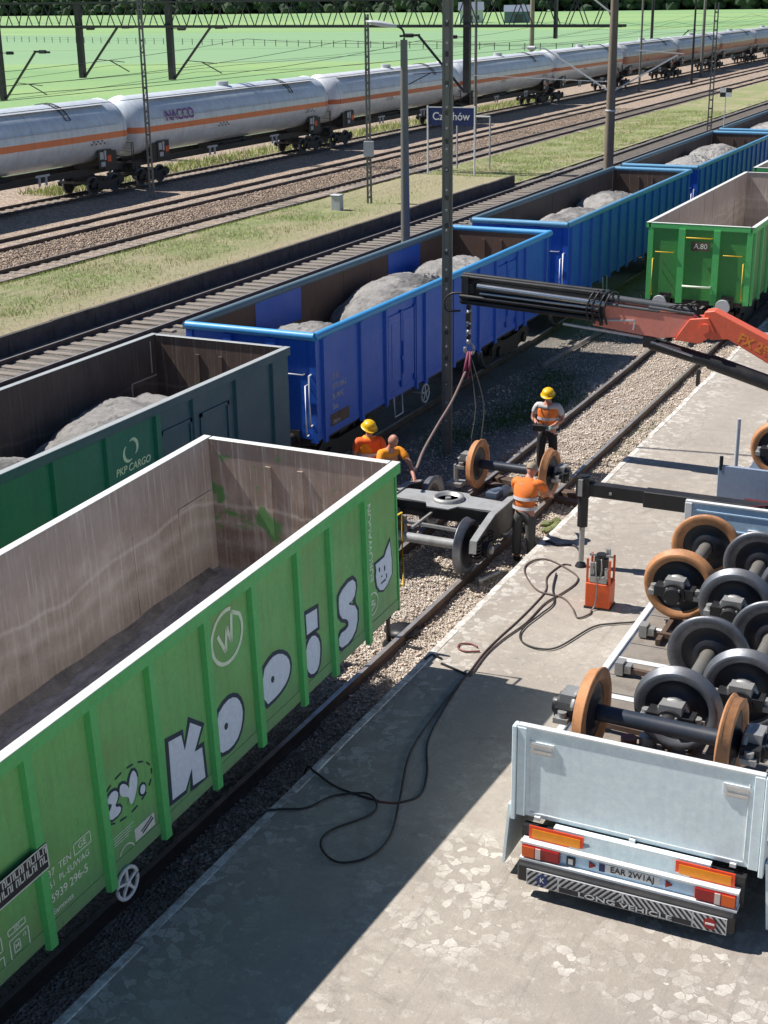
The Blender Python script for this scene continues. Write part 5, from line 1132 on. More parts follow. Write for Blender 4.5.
# under-run guard with chevrons and LONG VEHICLE
mb = MB(); mb.bb(-1.11, 1.11, 11.595, 11.72, .47, .684, 0); ug = mb.build('underrun_guard', 'black_steel', tr, bevel=.02)
mb = MB(); mb.bb(-1.0, 1.04, 11.58, 11.594, .465, .645, 0); plt = mb.build('marker_plate', 'hatch_grey', ug)
mb = MB(); yv = 11.577
def stripe(x0, x1, zlo, zhi, lean, step=.062, wd=.030):
    x = x0-.3
    while x < x1+.3:
        d = (zhi-zlo)*.9*lean
        # clip the slanted stripe to its field
        pts = [(x, zlo), (x+wd, zlo), (x+wd+d, zhi), (x+d, zhi)]
        for lim, sg in ((x0, 1), (x1, -1)):
            o = []
            for k in range(len(pts)):
                a, c = pts[k], pts[(k+1) % len(pts)]; ia, ic = (a[0]-lim)*sg >= 0, (c[0]-lim)*sg >= 0
                if ia: o.append(a)
                if ia != ic: t_ = (lim-a[0])/(c[0]-a[0]); o.append((lim, a[1]+(c[1]-a[1])*t_))
            pts = o
            if len(pts) < 3: break
        if len(pts) >= 3: mb.add([(u, yv, v_) for u, v_ in pts], [tuple(range(len(pts)))])
        x += step
mb.bb(-.65, .70, yv, yv+.002, .472, .53)
stripe(-.99, -.67, .472, .638, 1); stripe(-.65, .0, .535, .638, 1); stripe(.02, .70, .535, .638, -1); stripe(.72, 1.03, .472, .638, -1); mb.build('chevrons', 'black_plate', plt)
text('LONG VEHICLE', .070, 'hatch_grey', plt, (.03, 11.574, .501), face='Y', sx=2.0, bold=.001)
mb = MB(); mb.cyl((-.83, 11.579, .555), (-.83, 11.572, .555), .062, n=20); rd = mb.build('round_plate', 'sign_blue', plt); text('K', .08, 'trailer_edge', rd, (-.83, 11.570, .555), face='Y')
mb = MB(); mb.cyl((.88, 11.579, .555), (.88, 11.572, .555), .062, n=20); rd = mb.build('speed_plate', 'red_lens', plt); mb = MB(); mb.bb(.835, .925, 11.568, 11.572, .545, .565); mb.build('bar', 'trailer_edge', rd)
# folded-down drop sides at both flanks
for s in (-1, 1):
    mb = MB(); x0 = s*1.30; x1 = s*1.33
    vs = [(x0, 11.9, 1.15), (x1, 11.9, 1.15), (x1+s*.06, 11.9, .42), (x0+s*.06, 11.9, .42), (x0, 18.7, 1.15), (x1, 18.7, 1.15), (x1+s*.06, 18.7, .42), (x0+s*.06, 18.7, .42)]
    mb.add(vs, [(0, 1, 2, 3), (7, 6, 5, 4), (0, 4, 5, 1), (1, 5, 6, 2), (2, 6, 7, 3), (3, 7, 4, 0)]); mb.build('drop_side', 'trailer_paint', tr)
# headboard
mb = MB(); mb.bb(-TX, TX, 18.80, 18.84, 1.2, 2.22, 0); mb.bb(-TX, TX, 18.785, 18.855, 2.22, 2.25, 1); mb.bb(-TX, -TX+.1, 18.77, 18.80, 1.3, 2.22, 1)
for zz in (1.55, 1.85, 2.1): mb.bb(-TX+.13, TX-.05, 18.79, 18.80, zz, zz+.03, 0)
for xx in (-.9, -.3, .3, .9): mb.bb(xx-.07, xx+.07, 18.78, 18.80, 1.9, 1.93, 1)
mb.build('headboard', ['trailer_blue', 'trailer_edge'], tr, bevel=.005)
mb = MB()
for xx in (-.45, .45): mb.bb(xx-.07, xx+.07, 12.0, 18.7, .88, 1.17)
for yy in (12.6, 13.8, 15, 16.2, 17.4, 18.3): mb.bb(-1.2, 1.2, yy-.05, yy+.05, 1.02, 1.17)
mb.bar((-.3, 18.7, .95), (0, 20.6, .85), .1, .14); mb.bar((.3, 18.7, .95), (0, 20.6, .85), .1, .14); mb.build('chassis', 'black_steel', tr)
for yy in (13.2, 14.5, 17.6):
    for s in (-1, 1):
        w = MB(); w.lathe([(-.14, .28), (-.15, .42), (-.11, .48), (.11, .48), (.15, .42), (.14, .28)], (s*1.02, yy, .79), 'X', 32, mis=[0]*5); w.lathe([(-.02, .05), (.08*s, .12), (.05*s, .28)], (s*1.02, yy, .79), 'X', 24, mi=1); w.cyl((s*.6, yy, .79), (s*1.02, yy, .79), .06, n=8, mi=0)
        w.build('wheel', ['black_plate', 'hatch_grey'], tr)
# grey box bits lying on the deck next to the tan wheelset
mb = MB(); mb.cyl((5.62, 13.35, 1.31), (5.62, 13.35, 1.45), .1, n=14, mi=1); mb.cyl((5.42, 13.3, 1.31), (5.42, 13.3, 1.41), .09, n=14, mi=0); tag(mb.build('strap_reels', ['hose_red', 'box_metal']), 'red and grey reels lying on the trailer deck behind the tan axle', 'reels')

# ------------------------------------------------------------------ crane truck
ct = thing('crane_truck', 'truck behind the trailer with a red loading crane reaching over the tracks', 'truck', (0, 0, 0))
mb = MB(); mb.bb(4.58, 7.12, 21.15, 27.5, 1.15, 1.29); mb.build('bed', 'plate_grey', ct)
mb = MB(); mb.bb(4.56, 7.1, 21.08, 21.13, 1.2, 2.08); mb.build('tailboard', 'tail_grey', ct, bevel=.01)
mb = MB(); mb.cyl((4.60, 21.1, 2.0), (4.60, 21.1, 2.22), .03, n=8); mb.build('corner_pin', 'black_steel', ct)
for (x, y) in ((4.62, 22.15), (4.62, 25.2)): mb = MB(); mb.cyl((x, y, 1.2), (x, y, 2.55), .035, n=8); mb.build('stake', 'hatch_grey', ct)
mb = MB()
for xx in (5.4, 6.3): mb.bb(xx-.08, xx+.08, 19.9, 31.5, .8, 1.14)
mb.build('chassis', 'black_steel', ct)
for yy in (22.6, 24.0, 30.4):
    for s in (-1, 1):
        w = MB(); w.lathe([(-.15, .28), (-.16, .44), (-.11, .5), (.11, .5), (.16, .44), (.15, .28)], (5.85+s*1.08, yy, .8), 'X', 28); w.lathe([(0, .05), (.07*s, .28)], (5.85+s*1.08, yy, .8), 'X', 20, mi=1); w.build('wheel', ['black_plate', 'hatch_grey'], ct)
mb = MB(); mb.prism([(29.2, .9), (31.9, .9), (31.9, 2.0), (31.7, 3.3), (29.2, 3.4)], lambda a, b_, t: (4.65+t, a, b_), 2.4); mb.build('cab', 'trailer_blue', ct, bevel=.06)
# outrigger beam and leg
mb = MB(); mb.bb(3.6, 7.0, 20.28, 20.52, 1.50, 1.76, 0); mb.build('outrigger_beam', 'black_steel', ct, bevel=.01)
mb = MB(); mb.bb(2.62, 3.6, 20.31, 20.49, 1.55, 1.75, 0); mb.bb(3.05, 3.09, 20.29, 20.31, 1.62, 1.66, 1); mb.build('outrigger_arm', ['black_steel', 'box_metal'], ct)
ol = MB(); ol.cyl((2.6, 20.4, 1.0), (2.6, 20.4, 1.86), .085, n=14, mi=0); ol.bb(2.5, 2.72, 20.3, 20.5, 1.52, 1.84, 0); ol.bb(2.55, 2.62, 20.25, 20.3, 1.55, 1.82, 1); ol.cyl((2.6, 20.4, .40), (2.6, 20.4, 1.0), .045, n=12, mi=1); ol.cyl((2.6, 20.4, .302), (2.6, 20.4, .36), .10, .07, 14, 0); ol.build('outrigger_leg', ['black_steel', 'box_metal'], ct)
mb = MB(); mb.cyl((5.05, 20.85, 1.58), (6.9, 20.85, 1.58), .085, n=16); mb.build('air_tank', 'maroon', ct)
for k in range(7): pass
mb = MB()
for k in range(5): mb.tube(spline([(4.7+k*.1, 19.6, 1.62), (4.9+k*.1, 19.9, 1.72+.03*k), (5.2+k*.1, 20.6, 1.70)], 5), .018, 6)
mb.build('hoses', 'maroon', ct)
# crane column (just outside the frame), main boom, outer boom, telescopes
BY = 25.8
mb = MB(); mb.cyl((7.3, BY, 1.2), (7.3, BY, 2.2), .32, .26, 20); mb.cyl((7.3, BY-.25, 1.95), (7.3, BY+.25, 1.95), .3, n=20); mb.build('crane_column', 'crane_red', ct)
def boxbeam(mb, pts, y0, y1, mi=0, topmi=None):
    n = len(pts); mb.prism(pts, lambda a, b_, t: (a, y0+t, b_), y1-y0, mi)
mbm = MB(); boxbeam(mbm, [(3.16, 3.50), (3.34, 3.53), (4.4, 3.06), (7.5, 2.10), (7.4, 1.72), (4.40, 2.62), (3.62, 3.02), (3.30, 2.98), (3.12, 3.2)], BY-.15, BY+.15)
mn = mbm.build('main_boom', 'crane_red', ct, bevel=.012)
tt = text('FX 280', .25, 'crane_text', mn, (4.15, BY-.153, 2.93), face='Y', bold=.006, roll=R(-23))
mb = MB(); boxbeam(mb, [(1.02, 3.50), (2.95, 3.40), (3.05, 3.34), (2.62, 2.97), (2.3, 2.93), (1.02, 3.07)], BY-.14, BY+.14); ob = mb.build('outer_boom', 'crane_pink', ct, bevel=.01)
mb = MB(); mb.bar((1.1, BY-.16, 3.18), (1.85, BY-.16, 3.23), .02, .03); mb.bar((1.85, BY-.16, 3.23), (1.83, BY-.16, 3.05), .02, .03); mb.build('hose_guide', 'hatch_grey', ob)
mb = MB(); boxbeam(mb, [(2.9, 3.35), (3.25, 3.4), (3.4, 3.1), (3.1, 2.9), (2.62, 2.93)], BY-.19, BY+.19); mb.cyl((3.2, BY-.24, 3.2), (3.2, BY+.24, 3.2), .09, n=16); mb.build('boom_joint', 'crane_red', ct, bevel=.01)
# luffing cylinder under the joint
mb = MB(); mb.cyl((2.15, BY-.05, 2.80), (3.3, BY-.05, 2.55), .12, n=16, mi=0); mb.cyl((3.3, BY-.05, 2.55), (5.6, BY-.05, 1.92), .145, n=16, mi=0); mb.cyl((2.2, BY-.2, 2.86), (3.0, BY-.2, 2.66), .02, n=8, mi=1); mb.box((2.15, BY, 2.83), (.25, .3, .2), 0); mb.build('lift_cylinder', ['black_steel', 'chrome'], ct)
# telescope bundle
mb = MB()
for (y_, z_, r_, mi_) in [(-.10, 3.82, .045, 0), (.02, 3.84, .05, 0), (.12, 3.80, .045, 0), (-.17, 3.44, .045, 0), (-.16, 3.34, .04, 0), (.1, 3.36, .07, 0), (.0, 3.30, .05, 0)]:
    mb.cyl((-1.72, BY+y_, z_), (1.18, BY+y_, z_-.14), r_, n=12, mi=mi_)
mb.bar((-1.7, BY+.03, 3.58), (1.2, BY+.03, 3.44), .26, .36, 0); mb.build('telescope_sections', 'black_steel', ct)
mb = MB(); mb.cyl((-1.35, BY-.17, 3.66), (1.3, BY-.17, 3.50), .06, n=16, mi=0); mb.cyl((-1.3, BY-.17, 3.52), (1.2, BY-.17, 3.40), .028, n=12, mi=0); mb.build('extension_rod', 'chrome', ct)
mb = MB(); mb.cyl((1.1, BY+.02, 3.60), (2.95, BY+.02, 3.47), .075, n=16); mb.cyl((2.1, BY-.12, 3.50), (2.95, BY-.12, 3.44), .035, n=10); mb.cyl((1.2, BY-.13, 3.5), (2.3, BY-.13, 3.44), .03, n=10); mb.build('boom_cylinder', 'tube_grey', ct)
mb = MB(); mb.bar((.4, BY-.05, 3.03), (2.45, BY-.05, 2.86), .05, .04); mb.build('chain_guide', 'hatch_grey', ct)
mb = MB()
for k, x in enumerate((.98, 1.08, 1.22, 1.32)): mb.tube(spline([(x, BY-.2, 3.12), (x-.05, BY-.26, 3.4), (x+.02, BY-.2, 3.66), (x+.1, BY, 3.72), (x+.12, BY+.12, 3.6)], 5), .02, 6)
for k in range(5): mb.tube(spline([(2.45+.1*k, BY-.1+.05*k, 3.5), (2.6+.1*k, BY-.14, 3.58+.01*k), (2.9, BY-.1, 3.55), (3.1, BY-.1, 3.35)], 5), .017, 6)
mb.build('hose_bundle', 'black_steel', ct)
mb = MB(); mb.box((1.2, BY, 3.4), (.06, .4, .62)); mb.build('boom_clamp', 'black_steel', ct)
mb = MB(); mb.box((-1.62, BY, 3.56), (.14, .36, .56)); mb.box((-1.5, BY-.1, 3.6), (.12, .1, .2)); mb.build('boom_head', 'black_steel', ct)
mb = MB(); mb.tube(spline([(-1.6, BY-.15, 3.50), (-1.9, BY-.2, 3.48), (-2.05, BY-.2, 3.30), (-1.98, BY-.2, 3.14), (-1.72, BY-.15, 3.14)], 6), .022, 6); mb.build('hose_loop', 'hose_black', ct)
# hook block and hanging slings
hk = thing('crane_hook', 'grey hook block with chain hanging from the tip of the crane boom', 'hook', (0, 0, 0))
mb = MB(); x0 = -1.58
for k in range(8): mb.lathe([(-.03, .02), (-.03, .05), (.03, .05), (.03, .02)], (x0, BY-.05, 3.2-.1*k), 'X' if k % 2 else 'Y', 10, mi=k % 2)
mb.cyl((x0, BY-.05, 3.5), (x0, BY-.05, 3.2), .04, n=8, mi=0); mb.box((x0, BY-.05, 3.0), (.10, .09, .2), 0); mb.tube(spline([(x0, BY-.05, 2.5), (x0+.1, BY-.05, 2.4), (x0+.08, BY-.05, 2.26), (x0-.06, BY-.05, 2.26), (x0-.08, BY-.05, 2.38)], 4), .03, 6, mi=1); mb.build('block', ['black_steel', 'box_metal'], hk)
mb = MB(); mb.tube([(x0, BY-.05, 2.30), (x0-.03, BY-.1, 2.05), (x0-.06, BY-.15, 1.8)], .035, 6, mi=0); mb.tube([(x0+.03, BY-.05, 2.3), (x0+.05, BY-.1, 2.02), (x0, BY-.12, 1.75)], .03, 6, mi=0); tag(mb.build('lifting_strap', 'strap_purple'), 'dark purple lifting strap looped on the crane hook', 'strap')
mb = MB(); mb.tube(spline([(x0-.03, BY-.12, 1.9), (-1.62, 25.0, 1.45), (-1.6, 24.2, 1.15), (-1.45, 23.2, .95), (-1.18, 22.3, .92), (-1.05, 21.9, 1.04)], 8), .030, 6)
tag(mb.build('lifting_rope', 'rope'), 'thick slack brown rope from the crane hook to the hand of the bald worker', 'rope')
mb = MB(); mb.tube(spline([(x0, BY-.05, 2.2), (-1.4, 25.7, 1.2), (-1.45, 25.6, .45), (-1.4, 25.5, .0)], 6), .009, 5); mb.tube(spline([(x0+.05, BY-.05, 2.2), (-1.3, 25.9, 1.2), (-1.35, 25.9, .4), (-1.28, 25.8, .0)], 6), .009, 5)
tag(mb.build('chain_sling', 'axle_grey'), 'thin two leg chain sling hanging from the crane hook to the ground', 'sling')

# ------------------------------------------------------------------ hydraulic pump and hoses on the platform
pu = thing('hydraulic_pump', 'orange hydraulic power pack with bare motor and hoses on the platform', 'pump', (3.35, 19.0, .3), R(2))
mb = MB(); mb.bb(-.19, .19, -.16, .16, 0.02, .42); mb.build('oil_tank', 'pump_orange', pu, bevel=.015); mb = MB(); mb.bb(-.2, .2, -.17, .17, 0, .03)
for s in (-1, 1):
    for q in (-1, 1): mb.bb(s*.17-.015, s*.17+.015, q*.13-.015, q*.13+.015, .42, .80, 1)
mb.build('frame', ['black_steel', 'pump_orange'], pu)
mb = MB(); mb.cyl((0, .02, .44), (0, .02, .78), .11, n=16); mb.cyl((0, .02, .78), (0, .02, .84), .08, n=14); mb.build('motor', 'black_steel', pu)
mb = MB(); mb.bb(-.13, .13, -.15, -.05, .43, .52); mb.cyl((-.12, -.08, .5), (-.12, -.08, .72), .03, n=8); mb.cyl((.12, -.1, .5), (.12, -.1, .66), .035, n=8); mb.cyl((.08, .1, .8), (.08, .1, .9), .04, n=8); mb.bar((-.18, 0, .82), (.18, 0, .82), .03, .03); mb.build('valves', 'box_metal', pu)
mb = MB(); mb.tube(spline([(-.05, -.12, .75), (-.02, -.2, .6), (.0, -.18, .4), (-.02, -.18, .1), (-.05, -.25, .02)], 5), .013, 6); mb.tube(spline([(.03, -.1, .8), (.06, -.18, .65), (.03, -.18, .5)], 5), .012, 6); mb.build('hoses', 'axle_grey', pu)
def hose(label, pts, mat='hose_black', r=.013, z=.315, ends=None, group='hydraulic hoses on the platform'):
    p3 = [(x, y, z) for x, y in pts]
    if ends: p3 += ends
    mb = MB(); mb.tube(spline(p3, 7), r, 6); return tag(mb.build('hydraulic_hose', mat), label, 'hose', group)
hose('black hose curling in the shade and dropping off the platform edge', [(2.41, 15.91), (2.52, 14.92), (2.67, 14.09), (2.97, 13.4), (3.09, 12.92), (2.95, 12.68)], z=.312)
hose('short red section of hose in the shaded loop', [(2.95, 12.68), (2.85, 12.63), (2.71, 12.60)], 'hose_red', z=.312)
hose('black hose end running from the red section over the platform edge', [(2.71, 12.6), (2.42, 12.62), (2.08, 12.69), (1.72, 12.88), (1.60, 12.93)], z=.318, ends=[(1.5, 12.9, .1), (1.3, 12.7, -.1)])
hose('longest black hose making a wide loop in the wagon shade', [(2.41, 15.97), (2.47, 14.78), (2.59, 13.74), (2.9, 12.79), (3.14, 12.01), (3.11, 11.54), (2.85, 11.31), (2.55, 11.49), (2.49, 11.8), (2.75, 12.27), (2.72, 12.53), (2.51, 12.68), (2.19, 12.47), (2.03, 12.12), (1.74, 11.95)], z=.325, ends=[(1.6, 11.9, .26), (1.4, 11.85, -.1)])
hose('paired hose lying along the sunlit platform, left strand', [(2.42, 15.97), (2.37, 16.69), (2.38, 17.26), (2.42, 17.9), (2.44, 18.6), (2.42, 19.2), (2.26, 19.73), (2.31, 20.28), (2.45, 20.35)], 'hose_brown')
hose('paired hose lying along the sunlit platform, right strand', [(2.47, 15.97), (2.42, 16.7), (2.46, 17.26), (2.56, 17.9), (2.58, 18.7), (2.70, 19.21), (2.76, 19.67), (2.64, 19.99), (2.1, 20.39), (1.86, 20.33), (1.79, 20.0), (1.95, 19.6), (2.33, 19.12), (2.74, 19.03), (3.01, 18.72), (3.2, 18.4), (3.32, 18.6), (3.3, 18.75)], 'hose_brown', z=.32)
hose('thin dark hose looping from the pump towards the trailer edge', [(4.25, 18.9), (4.02, 18.59), (3.78, 18.42), (3.51, 18.16), (3.28, 17.34), (3.06, 17.16), (2.78, 17.24), (2.63, 17.48), (2.60, 17.81), (2.66, 18.29), (2.70, 18.77), (2.5, 19.3), (2.35, 19.9)], 'hose_black', z=.325)
hose('small reddish hose coil near the shadow edge on the platform', [(2.30, 16.75), (2.12, 16.66), (1.98, 16.72), (1.96, 16.86), (2.1, 16.92), (2.22, 16.86)], 'hose_red', z=.32)
hose('short black hose leading from the outrigger foot to the platform edge', [(2.5, 20.7), (2.38, 21.0), (2.2, 21.2), (1.95, 21.1), (1.75, 21.2)], 'hose_black', r=.022, ends=[(1.55, 21.2, .2), (1.3, 21.2, .5)])
mb = MB(); mb.tube([(1.9, 16.32, .31), (1.72, 16.38, .32), (1.7, 16.2, .32)], .018, 6); mb.bar((1.95, 16.18, .315), (2.38, 16.02, .315), .03, .02); tag(mb.build('metal_rod', 'black_steel'), 'thin dark metal rods on the platform corner at the shadow edge', 'rod')
mb = MB(); mb.tube([(4.0, 23.1, .31), (4.12, 23.35, .32), (4.2, 23.15, .32)], .012, 5) if False else mb.tube([(3.95, 22.1, .312), (3.98, 22.7, .312), (3.9, 22.78, .312)], .015, 5); tag(mb.build('bent_bar', 'rust_rail'), 'short bent rusty bar lying on the platform left of the grey tailboard', 'bar')
mb = MB(); mb.cyl((1.25, 33.9, -.15), (1.25, 33.9, .20), .06, .05, 10); mb.cyl((1.25, 33.9, .20), (1.25, 33.9, .28), .075, .05, 10); tag(mb.build('marker_post', 'black_steel'), 'short black marker post beside the far end of the platform kerb', 'post')

# ------------------------------------------------------------------ workers
def skin_mesh(name, verts, radii, edges, mat, parent=None, levels=1, root=0, extra=None):
    me = bpy.data.meshes.new(name+'_sk'); me.from_pydata([tuple(v) for v in verts], edges, []); o = bpy.data.objects.new('sk', me); COL.objects.link(o)
    sk = o.modifiers.new('s', 'SKIN'); sk.use_smooth_shade = True
    for i, r_ in enumerate(radii):
        d = me.skin_vertices[0].data[i]; d.radius = r_ if isinstance(r_, tuple) else (r_, r_); d.use_root = (i == root)
    sb = o.modifiers.new('b', 'SUBSURF'); sb.levels = levels; sb.render_levels = levels
    bpy.context.view_layer.update(); dg = bpy.context.evaluated_depsgraph_get(); m2 = bpy.data.meshes.new_from_object(o.evaluated_get(dg)); bpy.data.objects.remove(o)
    if extra:
        vs = [v.co[:] for v in m2.vertices]; fs = [tuple(p.vertices) for p in m2.polygons]; n0 = len(vs); vs += extra[0]; fs += [tuple(i+n0 for i in f) for f in extra[1]]
        m2 = bpy.data.meshes.new(name); m2.from_pydata(vs, [], fs)
        for p in m2.polygons: p.use_smooth = True
    m2.name = name; m2.materials.clear(); m2.materials.append(M[mat]); ob = bpy.data.objects.new(name, m2); COL.objects.link(ob)
    if parent: ob.parent = parent
    return ob
def head_geo(c, face, upv, s=1.0):
    # ellipsoid head with nose, brow, chin and ears pulled out
    f = Vector(face).normalized(); u = Vector(upv); u = (u-f*u.dot(f)).normalized(); r_ = f.cross(u); vs = []; fs = []; n, mm = 20, 14
    for j in range(mm+1):
        th = math.pi*j/mm
        for i in range(n):
            ph = 2*math.pi*i/n; x, y, z = math.sin(th)*math.sin(ph), math.sin(th)*math.cos(ph), math.cos(th)
            sx, sy, sz = .077, .098, .122
            if z < 0: sx *= 1+.22*z; 
            px, py, pz = x*sx, y*sy, z*sz
            if y > .8 and abs(x) < .28 and -.35 < z < .15: py += .022*(1-abs(x)/.3)
            if y > .6 and .1 < abs(x) < .55 and 0 < z < .25: py -= .008
            if abs(x) > .93 and abs(y) < .35 and abs(z) < .35: px *= 1.14
            if z < -.75 and y > .2: py += .012
            vs.append(tuple((Vector(c)+r_*px*s+f*py*s+u*pz*s)))
    for j in range(mm):
        for i in range(n): fs.append((j*n+i, (j+1)*n+i, (j+1)*n+(i+1) % n, j*n+(i+1) % n))
    return vs, fs, f, u, r_
def hand_chain(V, Rd, E, wi, w, d, side, curl=.6, s=1.0):
    # palm then five fingers rooted inside the palm
    d = Vector(d).normalized(); sd_ = Vector(side).normalized(); nrm = d.cross(sd_)
    V.append(Vector(w)+d*.06*s); Rd.append((.036*s, .018*s)); pi = len(V)-1; E.append((wi, pi))
    for k, (off, ln) in enumerate([(-.03, .062), (-.01, .075), (.012, .07), (.032, .055)]):
        b0 = Vector(w)+d*.095*s+sd_*off*s; b1 = b0+(d*(1-curl*.4)+nrm*curl*.5)*ln*.6*s; b2 = b1+(d*(1-curl)+nrm*curl)*ln*.6*s
        for q, r_ in ((b0, .0095), (b1, .009), (b2, .0075)): V.append(q); Rd.append(r_*s)
        E += [(pi, len(V)-3), (len(V)-3, len(V)-2), (len(V)-2, len(V)-1)]
    t0 = Vector(w)+d*.03*s-sd_*.035*s; t1 = t0+(d*.7-sd_*.5+nrm*.2)*.045*s
    V += [t0, t1]; Rd += [.012*s, .0095*s]; E += [(pi, len(V)-2), (len(V)-2, len(V)-1)]
def person(label, loc, rz, J, helmet=None, vest='hivis', under='shirt_white', trousers='trouser_black', hair=None, gloves=None, sleeves='short', face=(0, -1, 0), tapes=True, vest2=None):
    t = thing('person', label, 'person', loc, rz, 'workers in orange vests around the bogie'); t.scale = (1.07, 1.07, 1.06)
    V = [Vector(J[k]) for k in ('pelvis', 'waist', 'chest', 'neck')]; Rd = [(.15, .11), (.135, .10), (.165, .11), .055]; E = [(0, 1), (1, 2), (2, 3)]
    V.append(Vector(J['head'])); Rd.append(.06); E.append((3, 4))
    idx = {}
    for s in ('L', 'R'):
        ks = ['sh'+s, 'el'+s, 'wr'+s]; prev = 2
        for k, r_ in zip(ks, (.062, .046, .033)): V.append(Vector(J[k])); Rd.append(r_); E.append((prev, len(V)-1)); prev = len(V)-1; idx[k] = prev
        dr = (Vector(J['wr'+s])-Vector(J['el'+s])); sgn = 1 if s == 'L' else -1
        hand_chain(V, Rd, E, prev, J['wr'+s], J.get('hd'+s, dr), Vector((sgn, 0, 0)) if abs(dr.normalized().x) < .8 else Vector((0, 1, 0)), .7)
        prev = 0
        for k, r_ in (('hip'+s, .095), ('kn'+s, .065), ('an'+s, .045), ('toe'+s, .035)): V.append(Vector(J[k])); Rd.append(r_*.93); E.append((prev, len(V)-1)); prev = len(V)-1
    hv, hf, f, u, r_ = head_geo(J['head'], face, J.get('hup', (0, 0, 1)))
    skin_mesh('body', V, Rd, E, 'skin', t, 1, 0, (hv, hf))
    # clothes
    def cloth(name, keys, radii, edges, mat, lv=1): return skin_mesh(name, [J[k] if isinstance(k, str) else k for k in keys], radii, edges, mat, t, lv)
    pl, wa, ch, nk = (Vector(J[k]) for k in ('pelvis', 'waist', 'chest', 'neck'))
    cloth('trousers', [pl+(wa-pl)*.35, 'pelvis', 'hipL', 'knL', Vector(J['anL'])*.9+Vector(J['knL'])*.1, 'hipR', 'knR', Vector(J['anR'])*.9+Vector(J['knR'])*.1], [(.165, .125), (.17, .13), .108, .085, .074, .108, .085, .074], [(0, 1), (1, 2), (2, 3), (3, 4), (1, 5), (5, 6), (6, 7)], trousers)
    sl = ch+(nk-ch)*.45
    if under:
        k2 = [Vector(J['sh'+s]).lerp(Vector(J['el'+s]), .75 if sleeves == 'short' else 1.0) for s in 'LR']
        if sleeves == 'long':
            k3 = [Vector(J['el'+s]).lerp(Vector(J['wr'+s]), .92) for s in 'LR']; cloth('shirt', [ch, 'shL', k2[0], k3[0], 'shR', k2[1], k3[1], sl], [(.17, .12), .075, .062, .047, .075, .062, .047, .07], [(0, 1), (1, 2), (2, 3), (0, 4), (4, 5), (5, 6), (0, 7)], under)
        else: cloth('shirt', [ch, 'shL', k2[0], 'shR', k2[1], sl], [(.17, .12), .078, .070, .078, .070, .07], [(0, 1), (1, 2), (0, 3), (3, 4), (0, 5)], under)
    lo = pl-(wa-pl)*.15; shl = [Vector(J['sh'+s]).lerp(ch, .12)+Vector((0, 0, .012)) for s in 'LR']
    vo = cloth('vest', [lo, wa, ch, shl[0], shl[1], sl], [(.185, .145), (.178, .14), (.192, .145), .09, .09, .085], [(0, 1), (1, 2), (2, 3), (2, 4), (2, 5)], vest)
    if vest2: vo.data.materials.append(M[vest2]); 
    if vest2:
        for p in vo.data.polygons:
            if (p.center-ch).dot(Vector((-1, -.2, 0))) > .0: p.material_index = 1  # sunlit half of the vest painted in the second, yellower colour
    if tapes:
        for k in (.25, .8):
            c = lo.lerp(wa, .55) if k < .5 else wa.lerp(ch, .35); ax = (ch-pl).normalized(); q = ax.to_track_quat('Z', 'Y').to_matrix(); mb = MB(); vs = []
            ex, ey = (.205, .158) if k < .5 else (.205, .158)
            for zz in (-.026, .026):
                for i in range(24): a = i*2*math.pi/24; vs.append(c+ax*zz+q @ Vector((0, 0, 0))+Vector((ex*math.cos(a), ey*math.sin(a), 0)))
            mb.add(vs, [(i, (i+1) % 24, 24+(i+1) % 24, 24+i) for i in range(24)], 0, True); mb.build('reflective_tape', 'reflective', vo)
    for s in 'LR':
        an, toe = Vector(J['an'+s]), Vector(J['toe'+s]); cloth('boot', [an+Vector((0, 0, .06)), an+Vector((0, 0, -.03)), toe], [.068, .062, .05], [(0, 1), (1, 2)], 'boot')
        if gloves:
            w = Vector(J['wr'+s]); d = (Vector(J.get('hd'+s, w-Vector(J['el'+s])))).normalized(); VV = [w-d*.03]; RR = [.042]; EE = []; hand_chain(VV, RR, EE, 0, w, d, Vector((1 if s == 'L' else -1, 0, 0)), .7, 1.12); skin_mesh('glove', VV, RR, EE, gloves, t)
    hc = Vector(J['head'])
    if helmet:
        mb = MB(); vs = []; n = 24; rings = [(.140, .012), (.118, .022), (.114, .06), (.098, .098), (.062, .126), (.001, .137)]
        for k, (rr, hh) in enumerate(rings):
            for i in range(n):
                a = 2*math.pi*i/n; fx = rr*math.sin(a); fy = rr*math.cos(a)*1.12+(.03*max(0, math.cos(a)) if k == 0 else 0); vs.append(hc+r_*fx+f*fy+u*(hh-.004))
        mb.add(vs, [(k*n+i, k*n+(i+1) % n, (k+1)*n+(i+1) % n, (k+1)*n+i) for k in range(5) for i in range(n)], 0, True); mb.build('helmet', helmet, t)
    if hair:
        mb = MB(); vs = []; n = 20
        for k, (rr, hh) in enumerate([(.088, .01), (.09, .05), (.075, .09), (.045, .115), (.001, .128)]):
            for i in range(n): a = 2*math.pi*i/n; fy = rr*math.cos(a)*1.25; vs.append(hc+r_*rr*math.sin(a)+f*(min(fy, .04 if k < 2 else 1)-.008)+u*hh)
        mb.add(vs, [(k*n+i, k*n+(i+1) % n, (k+1)*n+(i+1) % n, (k+1)*n+i) for k in range(4) for i in range(n)], 0, True); mb.build('hair', hair, t)
    # eyes
    mb = MB()
    for q in (-.03, .03): c = hc+r_*q+f*.088+u*.012; mb.add([c+r_*.011, c+u*.005, c-r_*.011, c-u*.005], [(0, 1, 2, 3), (3, 2, 1, 0)])
    mb.build('eyes', 'hair_dark', t)
    return t
G0 = -.13
